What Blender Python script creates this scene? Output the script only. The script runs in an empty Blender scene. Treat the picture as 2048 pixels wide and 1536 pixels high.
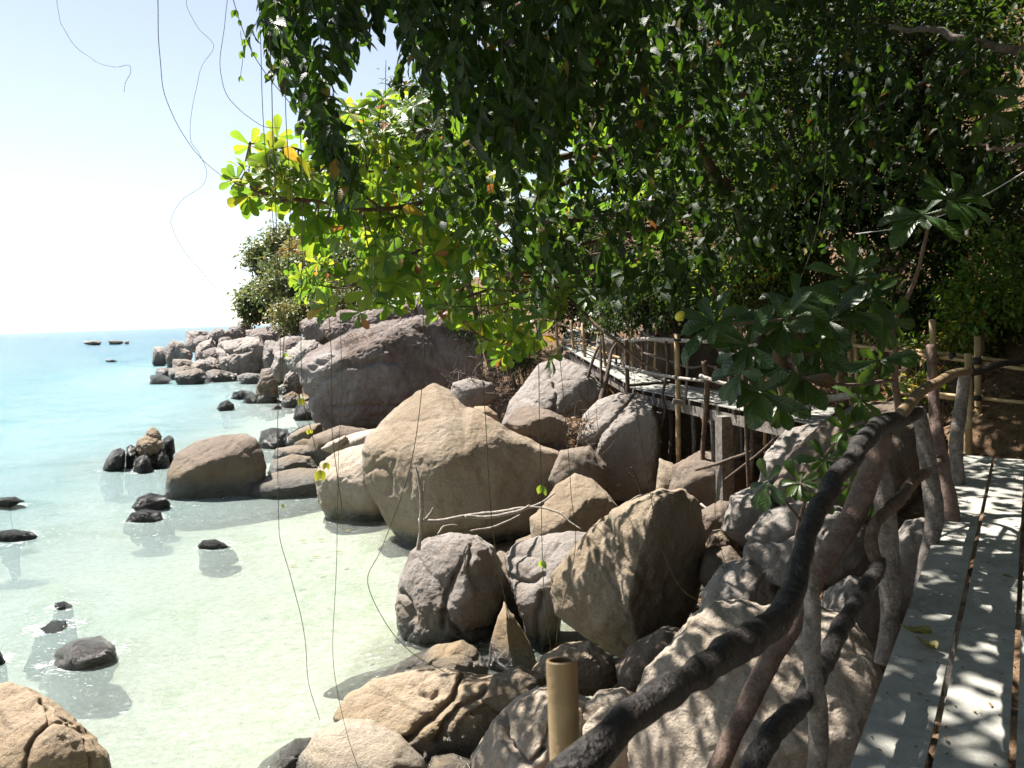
import bpy, bmesh, math, random
import numpy as np
from mathutils import Matrix, Vector

random.seed(7)
RNG = np.random.default_rng(11)
S = bpy.context.scene
COL = S.collection
R = math.radians

# ---------------------------------------------------------------- camera, sky, sun, exposure
F = 1657.0                      # focal length in pixels of the 2048 px wide photograph
CAMZ = 4.0                      # eye height above the sea
PITCH, ROLL = R(4.66), R(1.9)
cam_d = bpy.data.cameras.new('camera'); cam = bpy.data.objects.new('camera', cam_d); COL.objects.link(cam)
cam_d.sensor_width = 17.3; cam_d.lens = 17.3 * F / 2048.0
cam_d.clip_start = 0.05; cam_d.clip_end = 20000
cam_d.dof.use_dof = True; cam_d.dof.focus_distance = 12.0; cam_d.dof.aperture_fstop = 4.5
cam.matrix_world = Matrix.Translation((0, 0, CAMZ)) @ Matrix.Rotation(R(90) - PITCH, 4, 'X') @ Matrix.Rotation(-ROLL, 4, 'Z')
S.camera = cam
CM = np.array(cam.matrix_world.to_3x3()); CAM = np.array((0, 0, CAMZ))
RX, UX, FX = CM[:, 0], CM[:, 1], -CM[:, 2]

SUN_AZ, SUN_EL = R(-50), R(60)          # azimuth from +Y, towards the left of the picture
SUNV = np.array((math.sin(SUN_AZ) * math.cos(SUN_EL), math.cos(SUN_AZ) * math.cos(SUN_EL), math.sin(SUN_EL)))
w = bpy.data.worlds.new('World'); S.world = w; w.use_nodes = True
wn = w.node_tree; wn.nodes.clear()
sky = wn.nodes.new('ShaderNodeTexSky'); sky.sky_type = 'NISHITA'; sky.sun_disc = False
sky.sun_elevation = SUN_EL; sky.sun_rotation = SUN_AZ % (2 * math.pi)
sky.air_density = 1.0; sky.dust_density = 0.15; sky.ozone_density = 1.0
bg = wn.nodes.new('ShaderNodeBackground'); bg.inputs['Strength'].default_value = 0.05
wo = wn.nodes.new('ShaderNodeOutputWorld')
hs = wn.nodes.new('ShaderNodeHueSaturation'); hs.inputs['Saturation'].default_value = 0.6
wn.links.new(sky.outputs[0], hs.inputs['Color']); wn.links.new(hs.outputs[0], bg.inputs[0]); wn.links.new(bg.outputs[0], wo.inputs[0])
sd = bpy.data.lights.new('sun', 'SUN'); sun = bpy.data.objects.new('sun', sd); COL.objects.link(sun)
sd.energy = 5.0; sd.angle = R(0.53); sd.color = (1.0, 0.95, 0.88)
sun.rotation_euler = Vector(SUNV).to_track_quat('Z', 'Y').to_euler()
sun.location = (-20, 20, 40)
S.view_settings.view_transform = 'Standard'; S.view_settings.look = 'None'
S.view_settings.gamma = 1; S.view_settings.use_curve_mapping = False
S.view_settings.exposure = 1.8
S.render.engine = 'CYCLES'
cy = S.cycles
cy.max_bounces = 7; cy.diffuse_bounces = 4; cy.glossy_bounces = 3; cy.transmission_bounces = 5; cy.transparent_max_bounces = 12
cy.caustics_reflective = False; cy.caustics_refractive = False
cy.sample_clamp_indirect = 6; cy.use_denoising = True

# ---------------------------------------------------------------- helpers
def ray(x, y):
    x = np.asarray(x, float); y = np.asarray(y, float)
    return ((x - 1024) / F)[..., None] * RX + ((768 - y) / F)[..., None] * UX + FX
def at(x, y, Y):                # point on the sight line of a pixel at distance Y
    d = ray(x, y); return CAM + d * (np.asarray(Y, float) / d[..., 1])[..., None]
def atz(x, y, Z):
    d = ray(x, y); return CAM + d * ((Z - CAMZ) / d[..., 2])[..., None]
def proj(P):
    q = np.asarray(P, float) - CAM; dz = np.maximum(q @ FX, 1e-3)
    return 1024 + F * (q @ RX) / dz, 768 - F * (q @ UX) / dz, q @ FX
def unit(v):
    v = np.asarray(v, float); return v / np.maximum(np.linalg.norm(v, axis=-1, keepdims=True), 1e-9)

_perm = np.random.default_rng(3).permutation(256); _perm = np.concatenate([_perm, _perm, _perm])
_grad = unit(np.random.default_rng(4).normal(size=(256, 3)))
def perlin(p):
    p = np.asarray(p, float); i = np.floor(p).astype(int); f = p - i; u = f * f * f * (f * (f * 6 - 15) + 10); i &= 255
    def g(dx, dy, dz):
        h = _perm[_perm[_perm[i[:, 0] + dx] + i[:, 1] + dy] + i[:, 2] + dz]
        return ((f - (dx, dy, dz)) * _grad[h]).sum(1)
    lx = lambda a, b, t: a + (b - a) * t
    x00 = lx(g(0, 0, 0), g(1, 0, 0), u[:, 0]); x10 = lx(g(0, 1, 0), g(1, 1, 0), u[:, 0])
    x01 = lx(g(0, 0, 1), g(1, 0, 1), u[:, 0]); x11 = lx(g(0, 1, 1), g(1, 1, 1), u[:, 0])
    return lx(lx(x00, x10, u[:, 1]), lx(x01, x11, u[:, 1]), u[:, 2]) * 1.6
def fbm(p, o=4, gain=.5):
    a, r, n = 1.0, 0, np.asarray(p, float)
    for k in range(o): r = r + a * perlin(n + 17.3 * k); n = n * 2.03; a *= gain
    return r

def raw_mesh(name, V, Fc, smooth=True, attrs=None):
    me = bpy.data.meshes.new(name); V = np.asarray(V, np.float32)
    if isinstance(Fc, np.ndarray):
        n, k = Fc.shape
        me.vertices.add(len(V)); me.vertices.foreach_set('co', V.ravel())
        me.loops.add(n * k); me.loops.foreach_set('vertex_index', Fc.astype(np.int32).ravel())
        me.polygons.add(n); me.polygons.foreach_set('loop_start', np.arange(0, n * k, k, dtype=np.int32))
        me.polygons.foreach_set('loop_total', np.full(n, k, np.int32))
        me.polygons.foreach_set('use_smooth', np.full(n, smooth, bool))
        me.update(calc_edges=True)
    else:
        me.from_pydata(V.tolist(), [], Fc)
        me.polygons.foreach_set('use_smooth', np.full(len(me.polygons), smooth, bool)); me.update()
    for kx, val in (attrs or {}).items():
        a = me.attributes.new(kx, 'FLOAT', 'POINT'); a.data.foreach_set('value', np.asarray(val, np.float32))
    return me
def tag(o, label=None, cat=None, group=None, kind=None):
    if label: o['label'] = label
    if cat: o['category'] = cat
    if group: o['group'] = group
    if kind: o['kind'] = kind
    return o
def empty(name, base, label, cat, group=None):
    o = bpy.data.objects.new(name, None); COL.objects.link(o); o.location = tuple(base); o.empty_display_size = .1
    return tag(o, label, cat, group)
def put(name, V, Fc, mat, parent=None, smooth=True, attrs=None, kind=None, label=None):
    V = np.asarray(V, float)
    org = np.array(parent.location) if parent is not None else (V.min(0) + V.max(0)) / 2
    if parent is not None and parent.parent is not None: org = org + np.array(parent.parent.location)
    me = raw_mesh(name, V - org, Fc, smooth, attrs); me.materials.append(mat)
    o = bpy.data.objects.new(name, me); COL.objects.link(o)
    if parent is not None: o.parent = parent
    else: o.location = org
    if kind: o['kind'] = kind
    if label: o['label'] = label
    return o

def smooth_path(P, n):
    P = np.asarray(P, float)
    if len(P) < 3:
        t = np.linspace(0, 1, n)[:, None]; return P[0] * (1 - t) + P[-1] * t
    Q = np.vstack([2 * P[0] - P[1], P, 2 * P[-1] - P[-2]])
    seg = np.linalg.norm(np.diff(P[:, :3], axis=0), axis=1); s = np.concatenate([[0], np.cumsum(seg)])
    out = []
    for v in np.linspace(0, s[-1], n):
        i = min(np.searchsorted(s, v, 'right') - 1, len(P) - 2); t = (v - s[i]) / max(seg[i], 1e-9)
        a, b, c, d = Q[i:i + 4]
        out.append(.5 * (2 * b + (c - a) * t + (2 * a - 5 * b + 4 * c - d) * t * t + (3 * b - a - 3 * c + d) * t ** 3))
    return np.array(out)
def tube_arr(P, rad, n=None, sides=8, knob=0.0, seed=0, smooth=True, cap=True, wob=0.0):
    P = np.asarray(P, float); rad = np.broadcast_to(np.asarray(rad, float), (len(P),))
    n = n or max(4, len(P) * 3)
    C = smooth_path(np.column_stack([P, rad]), n) if smooth else np.column_stack([P, rad])
    n = len(C); C, r = C[:, :3], np.maximum(C[:, 3], 1e-4)
    if wob:
        q = np.linspace(0, n * .13, n)
        C = C + wob * np.column_stack([perlin(np.column_stack([q + seed * 3.1 + k * 9.7, q * 0 + .37, q * 0 + seed])) for k in range(3)])
    T = unit(np.gradient(C, axis=0)); up = np.array((0.13, .21, 1.0)) if abs(T[0, 2]) < .9 else np.array((1.0, .1, 0))
    A = unit(np.cross(T, up)); B = np.cross(T, A)
    th = np.linspace(0, 2 * np.pi, sides, endpoint=False)
    ring = np.cos(th)[None, :, None] * A[:, None, :] + np.sin(th)[None, :, None] * B[:, None, :]
    V = C[:, None, :] + ring * r[:, None, None]
    V = V.reshape(-1, 3)
    if knob:
        nz = fbm(V * (2.2 / max(r.mean() * 3, .02)) * .5 + seed * 5.3, 3)
        V = V + ring.reshape(-1, 3) * (knob * nz * np.repeat(r, sides))[:, None]
    i = np.arange(n - 1)[:, None] * sides; j = np.arange(sides)[None, :]; j2 = (j + 1) % sides
    Fq = np.stack([i + j, i + j2, i + sides + j2, i + sides + j], -1).reshape(-1, 4)
    if cap:
        V = np.vstack([V, C[0], C[-1]]); a, b = n * sides, n * sides + 1
        jj = np.arange(sides); k2 = (jj + 1) % sides
        c1 = np.column_stack([np.full(sides, a), k2, jj, jj])
        c2 = np.column_stack([np.full(sides, b), (n - 1) * sides + jj, (n - 1) * sides + k2, (n - 1) * sides + k2])
        fl = [tuple(q) for q in Fq.tolist()] + [tuple(q[:3]) for q in c1.tolist()] + [tuple(q[:3]) for q in c2.tolist()]
        return V, fl
    return V, Fq
def tube(name, P, rad, mat, parent=None, **k):
    V, f = tube_arr(P, rad, **k); return put(name, V, f, mat, parent)
class Acc:
    def __init__(s): s.V, s.F, s.n = [], [], 0
    def add(s, V, f):
        s.V.append(np.asarray(V)); o = s.n
        s.F += [tuple(int(i) + o for i in q) for q in (f.tolist() if isinstance(f, np.ndarray) else f)]; s.n += len(V)
    def put(s, name, mat, parent=None, **k): return put(name, np.vstack(s.V), s.F, mat, parent, **k)
def box8(c):                    # eight corners: bottom ring of four, top ring of four
    return np.asarray(c, float), [(0, 3, 2, 1), (4, 5, 6, 7), (0, 1, 5, 4), (1, 2, 6, 5), (2, 3, 7, 6), (3, 0, 4, 7)]
def bar(a, b, wdt, hgt, up=(0, 0, 1)):
    a, b = np.asarray(a, float), np.asarray(b, float); t = unit(b - a); s = unit(np.cross(t, up)); u = np.cross(s, t)
    c = []
    for h in (-hgt / 2, hgt / 2):
        c += [a - s * wdt / 2 + u * h, b - s * wdt / 2 + u * h, b + s * wdt / 2 + u * h, a + s * wdt / 2 + u * h]
    c = np.array(c); return box8(c[[0, 3, 2, 1, 4, 7, 6, 5]])

# ---------------------------------------------------------------- materials
class NT:
    def __init__(s, name):
        s.m = bpy.data.materials.new(name); s.m.use_nodes = True; s.t = s.m.node_tree; s.t.nodes.clear()
    def n(s, typ, ins=None, **props):
        nd = s.t.nodes.new('ShaderNode' + typ)
        for k, v in props.items(): setattr(nd, k, v)
        for k, v in (ins or {}).items():
            sk = nd.inputs[k]
            if isinstance(v, bpy.types.NodeSocket): s.t.links.new(v, sk)
            elif hasattr(v, 'outputs'): s.t.links.new(v.outputs[0], sk)
            else: sk.default_value = (tuple(v) + (1,) if isinstance(v, (tuple, list)) and len(v) == 3 and sk.type == 'RGBA' else v)
        return nd
    def pos(s): return s.n('NewGeometry').outputs['Position']
    def scaled(s, vec, sc): return s.n('VectorMath', {0: vec, 1: sc}, operation='MULTIPLY').outputs[0]
    def noise(s, vec, scale, detail=4, rough=.55, dist=0.0):
        return s.n('TexNoise', {'Vector': vec, 'Scale': scale, 'Detail': detail, 'Roughness': rough, 'Distortion': dist}).outputs['Fac']
    def rng(s, v, a, b, c=0.0, d=1.0): return s.n('MapRange', {'Value': v, 'From Min': a, 'From Max': b, 'To Min': c, 'To Max': d}).outputs[0]
    def mix(s, fac, a, b, blend='MIX'):
        nd = s.n('MixRGB', {'Fac': fac, 'Color1': a, 'Color2': b}, blend_type=blend); return nd.outputs[0]
    def math(s, op, a, b=0.0): return s.n('Math', {0: a, 1: b}, operation=op).outputs[0]
    def bump(s, h, strength, dist=.05, normal=None):
        ins = {'Height': h, 'Strength': strength, 'Distance': dist}
        if normal is not None: ins['Normal'] = normal
        return s.n('Bump', ins).outputs[0]
    def ramp(s, fac, stops):
        nd = s.n('ValToRGB', {'Fac': fac}); e = nd.color_ramp.elements
        e[0].position, e[0].color = stops[0][0], tuple(stops[0][1]) + (1,)
        e[1].position, e[1].color = stops[-1][0], tuple(stops[-1][1]) + (1,)
        for p, c in stops[1:-1]: q = e.new(p); q.color = tuple(c) + (1,)
        return nd.outputs[0]
    def out(s, sh):
        o = s.t.nodes.new('ShaderNodeOutputMaterial'); s.t.links.new(sh if isinstance(sh, bpy.types.NodeSocket) else sh.outputs[0], o.inputs['Surface']); return s.m
    def principled(s, **k):
        ins = {kk.replace('_', ' '): v for kk, v in k.items()}
        return s.n('BsdfPrincipled', ins)

def rock_mat(name, base, light, dark, patch=.5, wet=.34, speck=.35, streak=.5, scale=1.0, rust=(.30, .17, .07), bstr=.6):
    base, light, dark, rust = [tuple(x * .68 for x in q) for q in (base, light, dark, rust)]
    t = NT(name); p = t.pos()
    big = t.noise(p, .9 * scale, 5, .6, .4); mid = t.noise(p, 5 * scale, 6, .65)
    c = t.mix(t.rng(big, .38, .66), base, light)
    c = t.mix(t.math('MULTIPLY', t.rng(mid, .5, .75), .35), c, rust)
    st = t.noise(t.scaled(p, (2.2 * scale, 2.2 * scale, .5 * scale)), 1.0, 6, .7, .6)
    c = t.mix(t.math('MULTIPLY', t.rng(st, .52, .7), streak), c, dark)
    pt = t.noise(p, 2.3 * scale, 7, .72, .8)
    c = t.mix(t.math('MULTIPLY', t.rng(pt, .56, .68), patch * .6), c, dark)
    gr = t.noise(p, 26 * scale, 9, .82); c = t.mix(t.math('MULTIPLY', t.rng(gr, .50, .66), .42), c, dark); c = t.mix(t.math('MULTIPLY', t.rng(gr, .46, .32), .35), c, light)
    sp = t.noise(p, 70 * scale, 3, .6); sp2 = t.noise(p, 190 * scale, 2, .5)
    c = t.mix(t.math('MULTIPLY', t.rng(sp, .45, .72), speck), c, (.055, .045, .04))
    c = t.mix(t.math('MULTIPLY', t.rng(sp2, .56, .7), speck * .6), c, (.62, .55, .48))
    z = t.n('SeparateXYZ', {0: p}).outputs[2]
    zn = t.math('ADD', z, t.math('MULTIPLY', t.math('SUBTRACT', t.noise(p, 2.5, 4), .5), .35))
    wf = t.rng(zn, wet * .45, wet, 1.0, 0.0)
    band = t.math('MULTIPLY', t.rng(zn, wet, wet + .3, 1, 0), .35)
    c = t.mix(band, c, (.16, .115, .05))
    c = t.mix(t.math('MULTIPLY', wf, .86), c, (.018, .02, .017))
    rgh = t.rng(wf, 0, 1, .85, .17)
    h = t.math('ADD', t.math('MULTIPLY', t.noise(p, 9 * scale, 10, .72), 1.5), t.math('MULTIPLY', t.noise(p, 60 * scale, 4, .6), .35))
    vor = t.n('TexVoronoi', {'Vector': p, 'Scale': 9.0 * scale}, feature='DISTANCE_TO_EDGE').outputs['Distance']
    b = t.bump(h, bstr * 1.3, .07 / scale ** .5)
    return t.out(t.principled(Base_Color=c, Roughness=rgh, Specular_IOR_Level=t.rng(wf, 0, 1, .3, .7), Normal=b))
M = {}
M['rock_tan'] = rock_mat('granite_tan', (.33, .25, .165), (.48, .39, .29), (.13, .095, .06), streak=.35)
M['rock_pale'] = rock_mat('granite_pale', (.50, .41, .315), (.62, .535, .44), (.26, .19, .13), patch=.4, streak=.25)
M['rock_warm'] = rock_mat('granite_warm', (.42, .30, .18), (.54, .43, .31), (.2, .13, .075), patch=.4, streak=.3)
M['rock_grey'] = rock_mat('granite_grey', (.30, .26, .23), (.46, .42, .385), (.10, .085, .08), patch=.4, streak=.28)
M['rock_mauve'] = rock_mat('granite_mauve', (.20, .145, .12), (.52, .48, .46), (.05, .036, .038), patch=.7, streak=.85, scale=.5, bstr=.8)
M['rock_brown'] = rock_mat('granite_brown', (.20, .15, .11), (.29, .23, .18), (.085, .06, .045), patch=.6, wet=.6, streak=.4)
M['rock_far'] = rock_mat('granite_weathered', (.30, .255, .235), (.48, .43, .40), (.08, .07, .066), patch=.7, wet=.9, streak=.7, scale=.3, bstr=1.0)
M['rock_wet'] = rock_mat('granite_wet', (.07, .062, .058), (.13, .12, .105), (.025, .025, .025), patch=.7, wet=3.0, scale=1.3, bstr=1.4)

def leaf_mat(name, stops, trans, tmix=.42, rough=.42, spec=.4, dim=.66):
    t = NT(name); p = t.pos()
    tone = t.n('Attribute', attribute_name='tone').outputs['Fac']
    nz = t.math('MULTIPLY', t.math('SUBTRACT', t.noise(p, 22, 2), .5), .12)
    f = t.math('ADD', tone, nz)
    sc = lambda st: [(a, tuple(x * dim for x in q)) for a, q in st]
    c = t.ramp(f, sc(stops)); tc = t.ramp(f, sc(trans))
    lu = t.math('ABSOLUTE', t.n('Attribute', attribute_name='lu').outputs['Fac']); lv = t.n('Attribute', attribute_name='lv').outputs['Fac']
    wv = t.math('SINE', t.math('MULTIPLY', t.math('SUBTRACT', t.math('MULTIPLY', lv, 8.0), t.math('MULTIPLY', lu, 1.6)), 6.283))
    vein = t.math('MAXIMUM', t.rng(lu, .0, .10, 1, 0), t.math('MULTIPLY', t.rng(wv, .72, 1.0), .55))
    c = t.mix(t.math('MULTIPLY', vein, .45), c, (.17, .24, .06)); tc = t.mix(t.math('MULTIPLY', vein, .5), tc, (.12, .2, .02))
    pr = t.principled(Base_Color=c, Roughness=rough, Specular_IOR_Level=spec, Normal=t.bump(t.math('ADD', wv, t.math('MULTIPLY', t.noise(p, 30, 3), 2.0)), .25, .003))
    tr = t.n('BsdfTranslucent', {'Color': tc})
    return t.out(t.n('MixShader', {0: tmix, 1: pr.outputs[0], 2: tr.outputs[0]}))
M['leaf'] = leaf_mat('broad_leaf', [(0, (.018, .05, .014)), (.4, (.045, .11, .02)), (.7, (.11, .19, .03)), (.85, (.27, .25, .03)), (.95, (.30, .11, .03)), (1, (.16, .07, .03))],
                     [(0, (.10, .24, .02)), (.4, (.26, .46, .03)), (.7, (.48, .60, .04)), (.85, (.66, .52, .04)), (.95, (.55, .17, .03)), (1, (.3, .12, .04))], dim=.85)
M['leaf_shrub_shaded'] = leaf_mat('shaded_shrub_leaf', [(0, (.018, .05, .014)), (.4, (.045, .11, .02)), (.7, (.11, .19, .03)), (.85, (.27, .25, .03)), (.95, (.30, .11, .03)), (1, (.16, .07, .03))],
                     [(0, (.10, .24, .02)), (.4, (.26, .46, .03)), (.7, (.48, .60, .04)), (.85, (.66, .52, .04)), (.95, (.55, .17, .03)), (1, (.3, .12, .04))], tmix=.3, rough=.36, dim=.48)  # same colours as the broad leaf, dimmed to put shade into them
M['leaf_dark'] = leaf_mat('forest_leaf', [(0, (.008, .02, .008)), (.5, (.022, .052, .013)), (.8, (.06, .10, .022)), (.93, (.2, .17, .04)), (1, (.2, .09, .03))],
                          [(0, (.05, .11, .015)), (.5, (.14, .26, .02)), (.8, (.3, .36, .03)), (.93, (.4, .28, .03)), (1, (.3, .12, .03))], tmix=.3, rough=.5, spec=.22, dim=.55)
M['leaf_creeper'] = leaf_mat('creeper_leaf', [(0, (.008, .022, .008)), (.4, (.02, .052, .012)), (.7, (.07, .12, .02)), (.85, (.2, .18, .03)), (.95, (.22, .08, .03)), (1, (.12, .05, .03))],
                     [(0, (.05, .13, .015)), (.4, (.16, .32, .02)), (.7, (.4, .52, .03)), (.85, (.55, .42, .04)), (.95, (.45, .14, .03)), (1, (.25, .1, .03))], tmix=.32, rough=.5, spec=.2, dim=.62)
M['leaf_far'] = leaf_mat('headland_leaf', [(0, (.09, .13, .06)), (.5, (.16, .20, .09)), (.8, (.27, .25, .1)), (1, (.42, .26, .1))],
                         [(0, (.14, .22, .06)), (.5, (.25, .32, .09)), (.8, (.42, .36, .1)), (1, (.6, .34, .1))], tmix=.35)  # distance haze is put into these paler leaf colours
M['dead_leaf'] = leaf_mat('dead_leaf', [(0, (.11, .06, .03)), (.5, (.25, .13, .06)), (1, (.42, .26, .13))], [(0, (.2, .09, .03)), (.5, (.4, .16, .05)), (1, (.5, .27, .1))], tmix=.2, rough=.7)

def wood_mat(name, base, dark, light=None, scale=1.0, bstr=.6, rough=.8):
    base, dark = tuple(x * .75 for x in base), tuple(x * .7 for x in dark); light = light and tuple(x * .75 for x in light)
    t = NT(name); p = t.pos(); light = light or tuple(min(1, b * 1.5) for b in base)
    a = t.noise(p, 9 * scale, 6, .65, .5); b = t.noise(p, 45 * scale, 4, .6)
    c = t.mix(t.rng(a, .36, .64), dark, base); c = t.mix(t.math('MULTIPLY', t.rng(b, .52, .7), .6), c, light)
    h = t.math('ADD', a, t.math('MULTIPLY', b, .5))
    return t.out(t.principled(Base_Color=c, Roughness=rough, Specular_IOR_Level=.3, Normal=t.bump(h, bstr, .02)))
M['bark_dark'] = wood_mat('dark_bark', (.032, .026, .023), (.012, .01, .009), (.12, .105, .095), 1.6, 1.3, .6)
M['bark_red'] = wood_mat('reddish_bark', (.20, .135, .105), (.11, .07, .055), (.30, .22, .18), 2.0)
M['bark_grey'] = wood_mat('grey_bark', (.24, .205, .18), (.10, .08, .07), (.38, .34, .3), 2.0)
M['bark_tree'] = wood_mat('tree_bark', (.16, .105, .068), (.07, .045, .03), (.26, .19, .13), 1.2)
M['driftwood'] = wood_mat('driftwood', (.45, .40, .35), (.24, .2, .17), (.62, .57, .5), 3.0)
M['twig'] = wood_mat('dry_twig', (.17, .125, .095), (.08, .055, .04), (.3, .24, .19), 3.0)
M['beam'] = wood_mat('weathered_timber', (.28, .245, .21), (.13, .11, .095), (.4, .36, .32), 1.5)
M['stem_pale'] = wood_mat('dry_vine_stem', (.42, .42, .38), (.3, .29, .26), (.55, .55, .5), 3.0, .2)
M['stem'] = wood_mat('vine_stem', (.12, .13, .05), (.06, .06, .03), (.2, .19, .08), 3.0, .2)
def bamboo_mat():
    t = NT('bamboo'); p = t.pos()
    a = t.noise(p, 6, 4, .6); b = t.noise(p, 60, 3)
    c = t.mix(t.rng(a, .35, .65), (.22, .145, .07), (.34, .25, .13)); c = t.mix(t.math('MULTIPLY', t.rng(b, .5, .75), .35), c, (.2, .12, .06))
    return t.out(t.principled(Base_Color=c, Roughness=.5, Specular_IOR_Level=.35, Normal=t.bump(b, .15, .01)))
M['bamboo'] = bamboo_mat()
def plain(name, col, rough=.6, nscale=30):
    t = NT(name); n = t.noise(t.pos(), nscale, 4)
    c = t.mix(t.rng(n, .3, .7), tuple(x * .75 for x in col), col)
    return t.out(t.principled(Base_Color=c, Roughness=rough, Specular_IOR_Level=.35))
M['tie'] = plain('black_binding', (.015, .014, .013), .7)
M['hole'] = plain('bamboo_inside', (.16, .10, .05), .9)
M['white_plastic'] = plain('white_plastic', (.75, .75, .72), .4)
M['cord'] = plain('pale_cord', (.35, .5, .42), .5)
M['wire'] = plain('grey_wire', (.45, .45, .43), .5)
def plank_mat():
    t = NT('cement_board'); p = t.pos()
    a = t.noise(p, 1.3, 5, .6); b = t.noise(p, 9, 7, .7, .4); g = t.noise(p, 130, 3)
    c = t.mix(t.rng(a, .35, .65), (.225, .222, .195), (.31, .30, .262)); c = t.mix(t.math('MULTIPLY', t.rng(b, .48, .72), .8), c, (.13, .125, .10)); c = t.mix(t.math('MULTIPLY', t.rng(t.noise(t.scaled(p, (3, 1.2, 1)), 3.5, 6, .75, .8), .55, .68), .6), c, (.36, .36, .32))
    c = t.mix(t.math('MULTIPLY', t.rng(t.noise(p, 38, 5, .7), .64, .70), .7), c, (.09, .075, .055))
    c = t.mix(t.math('MULTIPLY', t.rng(g, .4, .7), .18), c, (.5, .5, .48))
    return t.out(t.principled(Base_Color=c, Roughness=.75, Specular_IOR_Level=.3, Normal=t.bump(t.math('ADD', b, t.math('MULTIPLY', g, .4)), .25, .008)))
M['plank'] = plank_mat()
def ground_mat():
    t = NT('shore_ground'); p = t.pos(); z = t.n('SeparateXYZ', {0: p}).outputs[2]
    a = t.noise(p, 1.6, 6, .65); b = t.noise(p, 9, 6, .7); g = t.noise(p, 40, 4)
    soil = t.mix(t.rng(b, .35, .65), (.05, .034, .022), (.16, .10, .06)); soil = t.mix(t.math('MULTIPLY', t.rng(g, .5, .7), .6), soil, (.22, .145, .085))
    sand = t.mix(t.rng(b, .3, .7), (.31, .33, .265), (.50, .505, .43))
    alg = t.noise(t.scaled(p, (1.0, .7, 1)), .75, 6, .7, .6)
    sand = t.mix(t.math('MULTIPLY', t.rng(alg, .50, .66), .6), sand, (.22, .28, .12))
    sand = t.mix(t.math('MULTIPLY', t.rng(t.noise(p, 3.2, 5, .7, .5), .60, .68), .5), sand, (.17, .21, .12))
    c = t.mix(t.rng(t.math('ADD', z, t.math('MULTIPLY', a, .15)), -.10, .12), sand, soil)
    return t.out(t.principled(Base_Color=c, Roughness=.95, Specular_IOR_Level=.1, Normal=t.bump(t.math('ADD', b, g), .5, .06)))
M['ground'] = ground_mat()
def water_mat():
    t = NT('sea_water'); p = t.pos()
    dep = t.n('Attribute', attribute_name='depth').outputs['Fac']; foam = t.n('Attribute', attribute_name='foam').outputs['Fac']
    h1 = t.noise(t.scaled(p, (.8, 1.4, 1)), 1.1, 6, .6, .8); h2 = t.noise(t.scaled(p, (1, 1.5, 1)), 6.5, 6, .7, .6); h3 = t.noise(t.scaled(p, (.25, .6, 1)), .5, 5, .6, .5)
    pm = t.math('ADD', t.rng(t.noise(t.scaled(p, (.6, 1.3, 1)), .55, 4, .6, .5), .54, .66, 0, .55), t.math('MULTIPLY', foam, 1.1))
    h4 = t.math('MULTIPLY', t.noise(t.scaled(p, (1, 1.4, 1)), 13, 4, .7, .5), t.math('MINIMUM', pm, 1.3))
    h = t.math('ADD', t.math('ADD', t.math('ADD', h1, t.math('MULTIPLY', h2, .40)), t.math('MULTIPLY', h3, .6)), t.math('MULTIPLY', h4, .3))
    nb = t.bump(h4, 1.0, .42, t.bump(h, 1.0, .26))
    var = t.math('MULTIPLY', t.math('SUBTRACT', t.noise(t.scaled(p, (.35, .8, 1)), .35, 6, .65, .8), .5), .9)
    dv = t.math('ADD', dep, t.math('MULTIPLY', var, t.math('MINIMUM', dep, .5)))
    body = t.ramp(t.rng(dv, 0, 4.0), [(0, (.28, .305, .26)), (.10, (.25, .30, .275)), (.25, (.125, .20, .205)), (.6, (.05, .135, .158)), (1, (.024, .092, .128))])
    op = t.rng(dv, .04, 1.4, .08, .95)
    fm = t.rng(t.math('ADD', t.math('MULTIPLY', foam, .32), t.math('MULTIPLY', t.noise(t.scaled(p, (1, 1.6, 1)), 5.5, 8, .8, 1.2), .9)), .74, .86)
    tr = t.n('BsdfTransparent', {'Color': (.95, .99, .96)})
    df = t.n('BsdfDiffuse', {'Color': body})
    inner = t.n('MixShader', {0: op, 1: tr.outputs[0], 2: df.outputs[0]})
    glint_fleck = t.math('MULTIPLY', t.rng(t.noise(t.scaled(p, (1, 1.8, 1)), 8.5, 5, .75, .4), .622, .650), t.math('MINIMUM', t.math('ADD', pm, .30), 1.0)); fm = t.math('MAXIMUM', fm, glint_fleck)  # white flecks painted in as sun glints, on top of the foam
    gl = t.n('BsdfGlossy', {'Color': (1, 1, 1), 'Roughness': .17, 'Normal': nb})
    fr = t.n('Fresnel', {'IOR': 1.33, 'Normal': nb})
    s1 = t.n('MixShader', {0: t.math('MINIMUM', fr.outputs[0], .48), 1: inner.outputs[0], 2: gl.outputs[0]})
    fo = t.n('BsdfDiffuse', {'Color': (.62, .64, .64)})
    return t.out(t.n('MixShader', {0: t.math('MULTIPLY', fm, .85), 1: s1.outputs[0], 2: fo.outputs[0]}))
M['water'] = water_mat()

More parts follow.
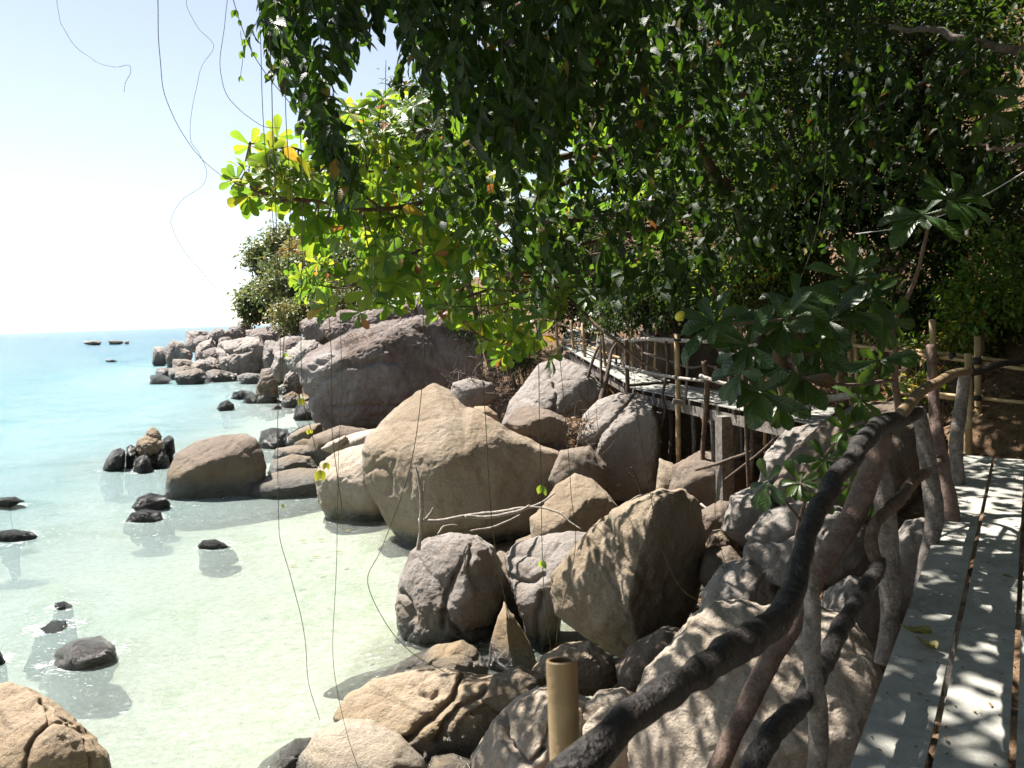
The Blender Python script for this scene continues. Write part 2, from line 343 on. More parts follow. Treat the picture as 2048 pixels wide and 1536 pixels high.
# ---------------------------------------------------------------- ground and sea
CTRL = np.array([(-60,20,-4),(-60,60,-5),(-60,115,-5),(-35,40,-2.2),(-47,85,-2.6),(-40,115,-3),(-20,15,-1.5),(-22,35,-1.6),(-12,8,-1.0),(-16,50,-.9),(-11,25,-.7),(-8,14,-.65),(-6,4,-.6),
 (-5,9,-.5),(-3.2,7,-.3),(-4.8,18,-.35),(-7.5,30,-.35),(-3,12,-.35),(-2.8,5,-.2),(-3,0,-.3),(-1.7,7.5,0),(-1.3,10,-.02),(-.8,13,0),(-2.8,17,0),(-4.0,22,-.2),(-8,34,-.35),(-12.3,45,-.4),(-5,30,-.1),(-18.5,57,-.7),(-26.5,65,-.7),(-34,80,-.5),(-36,92,-.2),
 (-.4,5,.45),(.7,3,.9),(.3,8,-.15),(1.0,10,-.1),(1.6,6.2,.3),(2.0,4.2,1.0),(1.4,12.5,.1),(2.4,9,.3),(3.3,13,.25),(3.0,10.5,.4),(2.6,15,.7),(1,17,.8),(0,20,.9),(2,20,2.0),(3,24,2.8),(3.3,30,3.4),(-2,26,1.4),(-1,32,2.3),(-5,38,1.4),(-10,48,1.2),(-15,60,.3),(-20,70,.9),(-24,80,1.4),(-27,90,.8),
 (4.5,8.3,2.62),(5.2,10.5,2.6),(4.9,12,2.4),(3.0,4.5,1.5),(3.6,6,1.9),(2.5,2,1.3),(2,0,1.3),(7,6,3.4),(8,10,5.2),(6.5,13,4.0),(8,14,5.8),(5.5,17,3.8),(10,12,7.5),(14,10,10.5),(12,18,10),(14,28,13),(9,40,10.5),(7,22,5.6),(6,30,5.6),(10,30,8.5),(20,20,14.5),(20,40,15),(3,45,5.6),(-3,55,5),(-10,70,4.6),(10,60,10),(-15,90,4.6),(0,90,9),(25,80,20),(30,10,18),(10,0,4.5),(20,-8,9),(0,-8,1.2),(-60,-8,-4)], float)
def _rbf():
    n = len(CTRL); D = np.linalg.norm(CTRL[:, None, :2] - CTRL[None, :, :2], axis=2)
    A = np.zeros((n + 3, n + 3)); A[:n, :n] = D + np.eye(n) * -.15; A[:n, n] = 1; A[:n, n + 1:] = CTRL[:, :2]; A[n:, :n] = A[:n, n:].T
    return np.linalg.solve(A, np.concatenate([CTRL[:, 2], np.zeros(3)]))
_W = _rbf()
def gz(X, Y):
    X = np.asarray(X, float); Y = np.asarray(Y, float); sh = X.shape; X = X.ravel(); Y = Y.ravel(); n = len(CTRL)
    z = _W[n] + _W[n + 1] * X + _W[n + 2] * Y
    for k in range(n): z = z + _W[k] * np.hypot(X - CTRL[k, 0], Y - CTRL[k, 1])
    return z.reshape(sh)
def grid_faces(ny, nx):
    i = np.arange((ny - 1))[:, None] * nx; j = np.arange(nx - 1)[None, :]
    return np.stack([i + j, i + j + 1, i + nx + j + 1, i + nx + j], -1).reshape(-1, 4)
gx = np.concatenate([np.linspace(-60, -12, 60, endpoint=False), np.linspace(-12, 14, 210, endpoint=False), np.linspace(14, 60, 50)])
gy = np.concatenate([np.linspace(-8, 30, 240, endpoint=False), np.linspace(30, 125, 130)])
GX, GY = np.meshgrid(gx, gy); GZ = gz(GX, GY); pp = np.column_stack([GX.ravel(), GY.ravel(), GX.ravel() * 0])
land = np.clip(GZ.ravel() * .7 + .25, .12, 1)
GZ = GZ.ravel() + land * (.28 * fbm(pp * .7, 4) + .06 * fbm(pp * 3.1, 3))
g = put('ground', np.column_stack([GX.ravel(), GY.ravel(), GZ]), grid_faces(len(gy), len(gx)), M['ground'], kind='structure')
# deep sea bed far out so that the sea has a bottom everywhere
V = np.array([(-9000, -500, -6), (9000, -500, -6), (9000, 16000, -6), (-9000, 16000, -6)], float)
put('seabed', V, [(0, 1, 2, 3)], M['ground'], kind='structure')

ROCKWATER = []      # (x, y, radius) of the rocks that break the water, for foam

# ---------------------------------------------------------------- boulders
_ico = {}
def ico(l):
    if l not in _ico:
        bm = bmesh.new(); bmesh.ops.create_icosphere(bm, subdivisions=l, radius=1); bm.verts.ensure_lookup_table()
        _ico[l] = (np.array([v.co[:] for v in bm.verts]), np.array([[v.index for v in f.verts] for f in bm.faces], np.int32)); bm.free()
    return _ico[l]
def poly_r(poly, c, th):
    P = np.asarray(poly, float) - c; Q = np.roll(P, -1, 0); r = np.full(len(th), 1.0)
    d = np.column_stack([np.cos(th), np.sin(th)]); best = np.zeros(len(th))
    for a, b in zip(P, Q):
        e = b - a; den = d[:, 0] * e[1] - d[:, 1] * e[0]; den = np.where(abs(den) < 1e-9, 1e-9, den)
        t = (a[0] * e[1] - a[1] * e[0]) / den; u = (a[0] * d[:, 1] - a[1] * d[:, 0]) / den
        best = np.where((t > 0) & (u >= -1e-6) & (u <= 1 + 1e-6) & (t > best), t, best)
    return np.maximum(best, 2)
def seg_dist(px, py, line):
    best = np.full(len(px), 1e9)
    for (x0, y0), (x1, y1) in zip(line[:-1], line[1:]):
        ex, ey = x1 - x0, y1 - y0; t = np.clip(((px - x0) * ex + (py - y0) * ey) / max(ex * ex + ey * ey, 1e-6), 0, 1)
        best = np.minimum(best, np.hypot(px - x0 - t * ex, py - y0 - t * ey))
    return best
def boulder(name, label, poly, Y, th, mat='rock_tan', lvl=6, facets=(), cracks=(), rough=.035, e=.8, seed=None, cat='boulder', group='granite boulders along the shore', fine=1.0, foam=0, smooth_sil=5):
    poly = np.asarray(poly, float)
    if len(poly) == 2:          # a bounding box: a rounded uneven outline
        (x0, y0), (x1, y1) = poly; a = np.linspace(0, 2 * np.pi, 14, endpoint=False); k = 1 + .10 * np.sin(3 * a + x0) + .07 * np.sin(5 * a + y0)
        sx = np.sign(np.cos(a)) * abs(np.cos(a)) ** .8; sy = np.sign(np.sin(a)) * abs(np.sin(a)) ** .8
        poly = np.column_stack([(x0 + x1) / 2 + (x1 - x0) / 2 * sx * k, (y0 + y1) / 2 + (y1 - y0) / 2 * sy * k])
    c = (poly.min(0) + poly.max(0)) / 2 * .4 + poly.mean(0) * .6
    seed = seed if seed is not None else int(poly.sum()) % 997
    V, Fc = ico(lvl)
    tt = np.linspace(-np.pi, np.pi, 721); rr = poly_r(poly, c, tt)
    k = np.exp(-.5 * (np.arange(-12, 13) / (smooth_sil * .8)) ** 2); k /= k.sum()
    rr = np.convolve(np.concatenate([rr[-13:-1], rr, rr[1:13]]), k, 'valid')
    a, b, cc = V[:, 0], V[:, 1], V[:, 2]
    rho = np.hypot(a, b); tht = np.arctan2(-b, a)
    r = np.interp(tht, tt, rr); m = rr.mean(); sm = np.clip(rho / .9, 0, 1) ** 1.5
    r = m + (r - m) * sm
    q = rho ** e
    px = c[0] + r * q * np.cos(tht); py = c[1] + r * q * np.sin(tht)
    C = at(c[0], c[1], Y); dC = (C - CAM) @ FX; vf = unit(C - CAM); vh = unit(vf * (1, 1, .35))
    P = CAM + ray(px, py) * dC - vh * (th * np.sign(cc) * abs(cc) ** e)[:, None]
    size = m * dC / F
    rg_ = np.random.default_rng(seed); facets = list(facets) + [tuple(unit(rg_.normal(size=3) * (.9, .5, .7) + np.array((0, -.8, .25)))) + (rg_.uniform(.84, .96),) for _ in range(5)]
    for fct in facets:
        n = unit(np.array(fct[:3], float)); kk = fct[3]
        h = (P - C) @ n; D = h.max(); wd = .055 * D; ex = np.where(h - kk * D > 3 * wd, h - kk * D, wd * np.log1p(np.exp(np.clip((h - kk * D) / wd, -30, 30))))
        P = P - n * (ex * .93)[:, None]
    dirv = unit(P - C)
    nz = rough * size * (2.0 * perlin(P / size * .9 + seed * 1.7) + .75 * fbm(P / size * 2.6 + seed, 5, .58))
    rg = 1 - abs(perlin(P / size * 1.7 + seed * .7)); nz = nz - rough * size * 1.1 * np.clip(rg - .82, 0, 1) * 4
    P = P + dirv * nz[:, None]
    P = P + dirv * (fine * .010 * fbm(P * 7 + seed, 4) * min(1, size * 1.3))[:, None]
    for _ in range(2):          # bring the outline back to the traced one after the cuts
        qx, qy, qd = proj(P); an = np.arctan2(qy - c[1], qx - c[0]); ra = np.hypot(qx - c[0], qy - c[1])
        bi = ((an + np.pi) / (2 * np.pi) * 90).astype(int) % 90; mx = np.zeros(90); np.maximum.at(mx, bi, ra); mx = np.maximum(mx, 1)
        mx = np.maximum(mx, .5 * (np.roll(mx, 1) + np.roll(mx, -1))); ac = (np.arange(90) + .5) / 90 * 2 * np.pi - np.pi
        rt = np.interp(an, tt, rr) / np.interp(an, np.concatenate([ac - 2 * np.pi, ac, ac + 2 * np.pi]), np.tile(mx, 3)); rt = np.clip(rt, .75, 1.7)
        rt = 1 + (rt - 1) * np.clip(ra / (.5 * m), 0, 1)
        P = P + (((rt - 1) * (qx - c[0]) * qd / F)[:, None] * RX - ((rt - 1) * (qy - c[1]) * qd / F)[:, None] * UX)
    dirv = unit(P - C)
    if cracks:
        qx, qy, _ = proj(P)
        for ln in cracks:
            wd, dp = ln[0]; d = seg_dist(qx + 5 * perlin(P / size * 5), qy + 5 * perlin(P / size * 5 + 9), ln[1:])
            P = P - dirv * (np.exp(-(d / wd) ** 2) * dp * (cc > -.15))[:, None]
    if foam:                    # the foot of a rock in the water stands on the bed
        zb = float(min(gz(P[:, 0].mean(), P[:, 1].mean()), 0)) - .15; zm = P[:, 2].min()
        if zm > zb and zm < 0: P[:, 2] = np.where(P[:, 2] < 0, P[:, 2] * (zb / zm), P[:, 2])
        if zm < 0:
            fl = np.clip(P[:, 2] / zb, 0, 1)[:, None] * (.55 if zb > -1.2 else .2); P[:, :2] += (P[:, :2] - C[:2]) * fl
        elif zm >= 0: P[:, 2] = np.where(P[:, 2] < zm + .1, zb, P[:, 2])
    if foam:
        lowm = abs(P[:, 2]) < .12
        if lowm.any():
            pc = P[lowm]; ROCKWATER.append((pc[:, 0].mean(), pc[:, 1].mean(), max(np.ptp(pc[:, 0]), np.ptp(pc[:, 1])) / 2, foam))
    o = put(name, P, Fc, M[mat]); tag(o, label, cat, group)
    return o

B = boulder
# the big ones
B('boulder', 'huge tan boulder with a lit pyramid top overhanging the shallow water', [(721,905),(735,866),(790,815),(832,783),(868,764),(902,776),(930,806),(975,830),(1020,858),(1075,880),(1122,900),(1137,930),(1132,980),(1090,1020),(1070,1070),(1050,1120),(980,1140),(900,1140),(832,1114),(780,1060),(745,1000),(725,955)],
  14.9, 1.5, 'rock_tan', 7, facets=[(-.34,-.30,.89,.58),(.30,-.94,.12,.60),(-.80,-.55,-.15,.70),(0,-.75,-.6,.74)], rough=.022, e=.78, fine=1.2, foam=.5,
  cracks=[((5,.06),(725,945),(745,935),(770,930),(782,955),(775,985)), ((4,.05),(785,900),(785,935),(778,960))])
B('boulder', 'largest boulder, mauve and white streaked, behind the pyramid boulder', [(590,730),(612,704),(660,680),(705,658),(770,640),(840,627),(905,630),(950,660),(968,710),(965,780),(930,850),(860,905),(760,905),(690,890),(650,872),(625,840),(610,795),(597,760)],
  28.5, 2.9, 'rock_mauve', 7, facets=[(-.40,-.30,.86,.80),(.25,-.95,.0,.76),(-.7,-.68,-.05,.78),(0,-.7,-.7,.78)], rough=.022, e=.78, fine=3,
  cracks=[((6,.16),(612,800),(640,760),(680,735),(740,725),(790,722)), ((5,.12),(625,740),(680,690),(740,668),(800,640)), ((4,.10),(660,815),(760,812),(830,805)),((5,.12),(640,725),(700,685),(760,672))])
B('boulder', 'tilted boulder with a sharp sunlit edge and a dark right face', [(1100,1185),(1102,1145),(1140,1100),(1180,1055),(1220,1020),(1270,990),(1320,974),(1368,975),(1402,1005),(1412,1055),(1414,1115),(1396,1205),(1352,1285),(1312,1322),(1270,1337),(1210,1302),(1150,1262),(1110,1232)],
  8.9, .85, 'rock_tan', 7, facets=[(-.62,-.55,.50,.56),(.72,-.68,-.05,.50),(-.45,-.75,-.45,.72)], rough=.03, e=.75, foam=0,
  cracks=[((9,.05),(1215,1035),(1250,1100),(1285,1160),(1310,1195)), ((5,.03),(1205,1060),(1195,1110),(1240,1190))])
B('boulder', 'rounded boulder mottled with leaf shadow, with a vertical cleft, at the water edge', [(789,1210),(798,1155),(820,1103),(850,1076),(900,1064),(952,1068),(988,1092),(1007,1132),(1012,1175),(1003,1215),(988,1265),(950,1296),(880,1304),(812,1292),(792,1255)],
  10.4, .72, 'rock_grey', 7, facets=[(-.6,-.6,.52,.68),(.75,-.6,.1,.68)], rough=.045, e=.76, foam=.4,
  cracks=[((6,.09),(925,1120),(905,1165),(890,1205),(885,1255)), ((5,.07),(885,1225),(925,1268),(985,1262)), ((6,.07),(800,1185),(820,1200),(826,1240)), ((7,.06),(945,1085),(940,1140),(960,1180))])
B('boulder', 'dappled cracked rock wedged between the rounded boulder and the tilted boulder', [(1007,1112),(1030,1086),(1080,1070),(1140,1060),(1190,1064),(1200,1100),(1160,1150),(1130,1210),(1120,1280),(1080,1310),(1050,1270),(1030,1200),(1012,1150)],
  10.1, .6, 'rock_grey', 6, facets=[(-.4,-.5,.77,.6)], rough=.05, cracks=[((6,.1),(1085,1190),(1070,1240),(1075,1300)), ((6,.06),(1010,1150),(1050,1165),(1090,1150))])
B('boulder', 'squat brown boulder with spotted light tucked right of the pyramid boulder', [(1058,1035),(1085,1010),(1110,970),(1150,945),(1186,958),(1215,985),(1237,1012),(1240,1080),(1170,1110),(1085,1108),(1062,1085)],
  11.8, .7, 'rock_tan', 6, facets=[(-.3,-.55,.78,.62),(.5,-.85,0,.66)], rough=.03)
B('boulder', 'thin upright wedge of rock with a pointed tip', [(1008,1202),(1028,1228),(1060,1285),(1085,1345),(1055,1375),(1000,1370),(970,1340),(982,1280),(995,1230)],
  9.2, .35, 'rock_warm', 6, facets=[(-.8,-.6,.1,.5),(.75,-.6,.3,.5)], rough=.02, e=.85, smooth_sil=2)
B('boulder', 'ledge of brown rock sloping into the water below the rounded boulder', [(690,1392),(745,1350),(820,1312),(872,1288),(925,1278),(955,1296),(975,1330),(985,1380),(900,1410),(760,1420)],
  9.1, .45, 'rock_warm', 6, facets=[(-.3,-.4,.85,.6)], rough=.05, foam=.4, cracks=[((5,.05),(750,1350),(800,1340),(860,1325))])
B('boulder', 'long grooved golden slab with parallel clefts beside the pale dome', [(664,1432),(690,1388),(745,1355),(830,1338),(900,1335),(930,1342),(1000,1348),(1052,1372),(1052,1402),(1020,1450),(985,1500),(960,1560),(860,1560),(790,1530),(730,1500),(676,1478)],
  7.6, .6, 'rock_warm', 7, facets=[(-.2,-.45,.87,.55),(.2,-.9,.2,.7)], rough=.04, foam=.3,
  cracks=[((8,.10),(930,1345),(915,1390),(870,1430),(825,1470),(800,1490)), ((7,.09),(985,1385),(930,1405),(890,1450),(875,1480)), ((6,.06),(1045,1380),(990,1410),(950,1425)), ((5,.05),(840,1385),(860,1395),(875,1385))])
B('boulder', 'smooth pale dome of rock at the bottom edge', [(597,1512),(635,1460),(690,1436),(745,1438),(800,1468),(848,1515),(880,1570),(880,1660),(590,1660),(580,1570)],
  7.0, .55, 'rock_pale', 6, rough=.015, e=.9, facets=[(-.1,-.5,.86,.75)])
B('boulder', 'small brown rock beside the pale dome', [(525,1545),(555,1500),(590,1476),(622,1474),(640,1500),(640,1600),(530,1600)], 7.3, .3, 'rock_brown', 6, rough=.05, foam=.5)
B('boulder', 'lobed grey rock with a deep fold behind the bamboo stub', [(940,1510),(985,1440),(1030,1395),(1075,1370),(1130,1372),(1185,1398),(1195,1450),(1180,1520),(1180,1620),(940,1620)],
  6.3, .55, 'rock_pale', 7, facets=[(-.5,-.5,.7,.66)], rough=.045, cracks=[((6,.08),(1005,1425),(1012,1480),(1055,1530),(1090,1500)), ((6,.06),(1090,1500),(1100,1450),(1135,1400))])
B('boulder', 'pale rock to the right of the bamboo stub under the handrail', [(1130,1480),(1160,1420),(1195,1380),(1245,1373),(1285,1395),(1300,1470),(1290,1600),(1130,1600)], 6.1, .4, 'rock_pale', 6, facets=[(-.3,-.5,.8,.66)], rough=.05, cracks=[((5,.05),(1165,1440),(1200,1405),(1260,1410))])
B('boulder', 'small rock in the shade under the tilted boulder', [(1062,1340),(1085,1308),(1130,1285),(1180,1280),(1225,1310),(1245,1360),(1200,1395),(1100,1390)], 7.9, .4, 'rock_tan', 6, rough=.04)
B('boulder', 'yellow brown stone poking out by the pale dome and grooved slab', [(850,1540),(865,1512),(905,1506),(945,1520),(950,1580),(860,1590)], 6.9, .25, 'rock_warm', 5, rough=.05)
B('boulder', 'broad rough sunlit rock below the near handrail', [(1262,1400),(1288,1335),(1340,1282),(1380,1232),(1420,1202),(1480,1195),(1530,1208),(1600,1198),(1690,1222),(1738,1275),(1765,1340),(1790,1450),(1800,1650),(1270,1680),(1250,1520)],
  5.1, .75, 'rock_pale', 7, facets=[(-.12,-.62,.77,.42),(-.7,-.6,.35,.72)], rough=.035, e=.75, fine=1.8, seed=21)
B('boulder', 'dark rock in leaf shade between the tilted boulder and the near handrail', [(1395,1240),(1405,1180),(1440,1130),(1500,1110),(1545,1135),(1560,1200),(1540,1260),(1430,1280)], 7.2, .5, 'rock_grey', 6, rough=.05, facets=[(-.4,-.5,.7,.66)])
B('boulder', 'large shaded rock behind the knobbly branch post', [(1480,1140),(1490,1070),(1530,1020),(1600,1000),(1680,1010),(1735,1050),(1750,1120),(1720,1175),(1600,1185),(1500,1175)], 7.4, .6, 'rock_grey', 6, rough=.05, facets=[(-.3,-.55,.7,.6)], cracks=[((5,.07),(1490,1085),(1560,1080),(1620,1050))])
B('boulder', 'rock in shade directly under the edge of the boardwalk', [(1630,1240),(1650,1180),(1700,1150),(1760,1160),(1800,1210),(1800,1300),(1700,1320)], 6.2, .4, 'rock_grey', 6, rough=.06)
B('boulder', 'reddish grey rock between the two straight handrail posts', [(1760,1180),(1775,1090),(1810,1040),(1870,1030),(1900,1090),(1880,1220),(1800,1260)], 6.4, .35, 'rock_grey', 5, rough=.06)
B('boulder', 'sloping brown rock beside the end of the footbridge', [(1535,985),(1580,900),(1640,850),(1710,805),(1790,800),(1870,830),(1900,920),(1880,1020),(1750,1060),(1600,1050)], 8.9, .8, 'rock_brown', 6, rough=.04, facets=[(-.5,-.5,.7,.6)])
B('boulder', 'blue grey rock with fallen leaves beneath the footbridge end', [(1510,975),(1530,905),(1570,860),(1640,840),(1690,870),(1680,960),(1620,1010),(1540,1010)], 9.8, .5, 'rock_grey', 6, rough=.05, facets=[(-.4,-.4,.8,.6)])
B('boulder', 'small tan stone in the gully at the foot of the timber post', [(1408,1095),(1425,1060),(1462,1055),(1478,1080),(1468,1110),(1420,1112)], 9.6, .25, 'rock_tan', 5, rough=.05)
B('boulder', 'dark rounded stone deep in the gully', [(1390,1075),(1400,1020),(1440,1000),(1500,1010),(1520,1060),(1470,1100)], 11.2, .4, 'rock_brown', 5, rough=.05)
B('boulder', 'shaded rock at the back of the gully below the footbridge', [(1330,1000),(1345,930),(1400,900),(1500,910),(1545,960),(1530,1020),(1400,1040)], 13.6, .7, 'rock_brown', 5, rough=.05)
B('boulder', 'wedge shaped brown rock leaning below the footbridge', [(1310,990),(1318,915),(1345,925),(1385,965),(1400,1000),(1360,1010)], 13.9, .4, 'rock_tan', 5, rough=.03)
B('boulder', 'tall flat faced grey block under the footbridge corner', [(1192,905),(1205,850),(1235,805),(1275,786),(1305,805),(1322,860),(1322,980),(1290,1010),(1225,1000),(1195,960)], 14.9, .7, 'rock_grey', 6, facets=[(-.05,-.98,.1,.5),(-.4,-.3,.85,.62)], rough=.03, e=.7)
B('boulder', 'grey slab sloping up to the footbridge corner post', [(1150,880),(1165,830),(1195,800),(1240,783),(1275,786),(1255,830),(1215,880),(1180,905)], 15.4, .6, 'rock_grey', 6, rough=.04, facets=[(-.5,-.4,.77,.6)])
B('boulder', 'pale dappled rock sloping beneath the footbridge posts', [(1000,850),(1018,800),(1045,770),(1075,728),(1120,712),(1175,735),(1215,780),(1215,840),(1130,870),(1040,880)], 17.6, 1.0, 'rock_grey', 7, rough=.035, facets=[(-.35,-.5,.8,.55)], cracks=[((5,.09),(1100,740),(1115,790),(1105,830))])
B('boulder', 'brown block with an overhanging edge beside the dead leaf heap', [(1010,845),(1032,815),(1055,808),(1100,820),(1140,838),(1165,870),(1165,905),(1120,915),(1060,880),(1030,862)], 15.7, .7, 'rock_brown', 6, rough=.04, facets=[(.1,-.95,-.1,.55),(-.3,-.3,.9,.6)], e=.7)
B('boulder', 'small grey stone among the dry twigs behind the pyramid boulder', [(896,800),(905,765),(940,755),(985,765),(998,795),(960,815),(915,815)], 21, .55, 'rock_grey', 5, rough=.04)
B('boulder', 'low tan stone peeping over the shoulder of the pyramid boulder', [(938,830),(950,812),(975,812),(995,828),(1000,850),(960,855)], 18.5, .4, 'rock_warm', 5, rough=.03)
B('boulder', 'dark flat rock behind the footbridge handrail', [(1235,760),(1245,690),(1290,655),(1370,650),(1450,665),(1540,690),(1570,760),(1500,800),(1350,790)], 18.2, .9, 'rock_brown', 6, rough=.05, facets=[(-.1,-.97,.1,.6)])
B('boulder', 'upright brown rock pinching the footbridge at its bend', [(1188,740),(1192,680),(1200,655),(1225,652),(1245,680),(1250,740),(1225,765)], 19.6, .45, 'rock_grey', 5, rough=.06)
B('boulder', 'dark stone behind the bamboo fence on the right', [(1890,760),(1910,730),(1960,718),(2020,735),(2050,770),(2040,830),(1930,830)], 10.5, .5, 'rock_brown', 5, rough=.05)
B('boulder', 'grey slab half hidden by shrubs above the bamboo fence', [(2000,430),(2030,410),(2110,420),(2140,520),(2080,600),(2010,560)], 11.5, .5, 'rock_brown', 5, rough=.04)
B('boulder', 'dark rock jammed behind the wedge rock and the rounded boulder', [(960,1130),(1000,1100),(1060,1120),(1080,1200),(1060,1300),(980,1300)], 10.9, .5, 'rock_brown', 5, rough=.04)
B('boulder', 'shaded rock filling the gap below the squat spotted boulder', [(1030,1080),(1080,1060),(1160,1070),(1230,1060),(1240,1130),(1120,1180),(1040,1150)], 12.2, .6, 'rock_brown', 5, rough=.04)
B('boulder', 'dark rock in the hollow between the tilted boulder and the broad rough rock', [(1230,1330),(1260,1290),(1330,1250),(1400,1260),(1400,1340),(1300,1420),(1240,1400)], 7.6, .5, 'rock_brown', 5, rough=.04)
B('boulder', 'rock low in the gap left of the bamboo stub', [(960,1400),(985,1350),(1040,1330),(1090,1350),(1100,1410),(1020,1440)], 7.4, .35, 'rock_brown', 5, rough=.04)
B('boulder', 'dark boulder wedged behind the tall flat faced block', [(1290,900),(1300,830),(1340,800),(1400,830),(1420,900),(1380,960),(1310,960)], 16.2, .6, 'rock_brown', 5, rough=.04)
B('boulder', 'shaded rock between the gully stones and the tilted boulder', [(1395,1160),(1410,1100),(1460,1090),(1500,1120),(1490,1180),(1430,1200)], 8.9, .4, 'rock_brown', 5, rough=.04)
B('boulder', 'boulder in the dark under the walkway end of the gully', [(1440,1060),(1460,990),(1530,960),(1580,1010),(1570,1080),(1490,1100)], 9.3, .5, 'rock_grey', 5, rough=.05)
B('boulder', 'dark rounded rock between the largest boulder and the surf ledge', [(600,905),(625,870),(680,850),(760,860),(780,910),(700,940),(620,935)], 23.5, .9, 'rock_brown', 5, rough=.04)
B('boulder', 'dark rock in the gap right of the pyramid boulder', [(1095,960),(1120,900),(1180,890),(1215,930),(1210,1000),(1130,1010)], 14.0, .6, 'rock_brown', 5, rough=.04)
# water edge, left of the pyramid boulder
B('boulder', 'blocky pale boulder with a dark wet foot left of the pyramid boulder', [(629,950),(640,925),(668,905),(700,893),(730,886),(770,905),(775,1040),(700,1060),(655,1045),(636,1005)], 16.9, .8, 'rock_pale', 6, facets=[(-.3,-.4,.86,.6),(-.4,-.9,0,.7)], rough=.03, foam=.5, e=.75)
B('boulder', 'wide brown boulder standing alone in the shallows', [(326,995),(333,945),(352,905),(392,882),(440,870),(490,865),(512,876),(527,905),(534,935),(530,968),(520,1010),(440,1025),(350,1022)], 19.7, 1.0, 'rock_brown', 6, facets=[(-.3,-.4,.86,.62),(.1,-.97,-.1,.66)], rough=.03, foam=.5, e=.76)
B('boulder', 'flat topped oblong brown rock right of the wide brown boulder', [(490,988),(500,966),(545,945),(600,934),(636,936),(660,960),(650,1010),(560,1018),(500,1008)], 19.4, .7, 'rock_brown', 6, rough=.03, facets=[(0,-.3,.95,.6)], foam=.4)
B('boulder', 'low pale ledge between the pyramid boulder and the largest boulder', [(640,900),(665,880),(700,868),(740,858),(790,850),(800,900),(700,920)], 19.8, .7, 'rock_pale', 5, rough=.03)
B('boulder', 'small flat stone leaning on the pale ledge', [(640,898),(655,885),(690,870),(698,878),(680,895),(655,905)], 19.2, .3, 'rock_pale', 5, rough=.04, cat='rock')
B('boulder', 'flat brown slab awash behind the oblong rock', [(543,915),(552,896),(590,890),(640,888),(648,905),(630,925),(560,930)], 23.5, .7, 'rock_brown', 5, rough=.04, foam=.5)
B('boulder', 'low brown lump between the flat slab and the oblong rock', [(533,945),(545,920),(585,908),(620,912),(640,935),(630,960),(545,965)], 21.5, .6, 'rock_brown', 5, rough=.05, foam=.4)
B('boulder', 'black wet boulder in the surf at the foot of the largest boulder', [(514,890),(522,862),(545,855),(575,858),(585,880),(575,905),(530,910)], 27, .7, 'rock_wet', 5, rough=.06, foam=.7)
B('boulder', 'brown rock leaning against the foot of the largest boulder', [(566,890),(580,868),(610,852),(640,845),(655,870),(640,895),(590,900)], 26.5, .7, 'rock_brown', 5, rough=.04, foam=.3)
B('boulder', 'bottom left boulder split by a forked crack', [(-150,1480),(-90,1400),(-30,1366),(20,1362),(60,1374),(110,1402),(150,1435),(190,1470),(218,1502),(228,1545),(220,1640),(60,1680),(-120,1660)], 7.1, .75, 'rock_warm', 7, rough=.03, facets=[(-.2,-.5,.84,.62)], foam=.5,
  cracks=[((5,.08),(84,1403),(100,1425),(105,1445),(75,1468),(58,1500),(50,1545)), ((5,.05),(105,1445),(140,1448),(175,1470)), ((3,.03),(170,1480),(180,1540))])
TG = 'dark wet rocks in the shallows'
def W(label, box, Y, th=.3, **k): k.setdefault('foam', .9); return B('tidal_rock', label, box, Y, th, k.pop('mat', 'rock_wet'), k.pop('lvl', 6), rough=k.pop('rough', .10), cat='rock', group=TG, **k)
W('broad flat wet rock just beyond the cracked corner boulder', [(95,1345),(110,1300),(150,1278),(200,1270),(230,1290),(236,1320),(200,1352),(140,1372)], 9.9, .5, lvl=6, rough=.06, mat='rock_brown')
W('knobbly black wet rock behind the broad flat wet rock', [(58,1290),(75,1255),(105,1240),(133,1240),(138,1262),(115,1295)], 11.0, .35)
W('fist sized wet stone farthest from the cracked corner boulder', [(104,1225),(110,1206),(128,1202),(145,1210),(146,1226),(125,1232)], 11.8, .2)
W('wet rock cut off by the picture edge above the cracked corner boulder', [(-60,1330),(-30,1295),(0,1300),(12,1325),(10,1345),(-40,1360)], 9.9, .3)
W('upper of the two black stones before the wide brown boulder', [(262,1015),(275,995),(300,985),(330,990),(342,1008),(335,1030),(290,1035)], 18.2, .35)
W('lower of the two black stones before the wide brown boulder', [(248,1045),(262,1025),(290,1018),(322,1022),(328,1045),(300,1056)], 17.2, .35)
W('low black rock awash at the picture edge', [(-50,1075),(-10,1062),(30,1058),(65,1062),(78,1074),(20,1084)], 15.9, .4)
W('faint dark rock awash high on the picture edge', [(-40,1010),(0,995),(30,992),(52,1002),(20,1016)], 18.8, .4)
W('small splashed rock alone in the middle of the shallows', [(394,1092),(405,1080),(430,1078),(450,1086),(470,1094),(440,1104),(405,1102)], 14.9, .3)
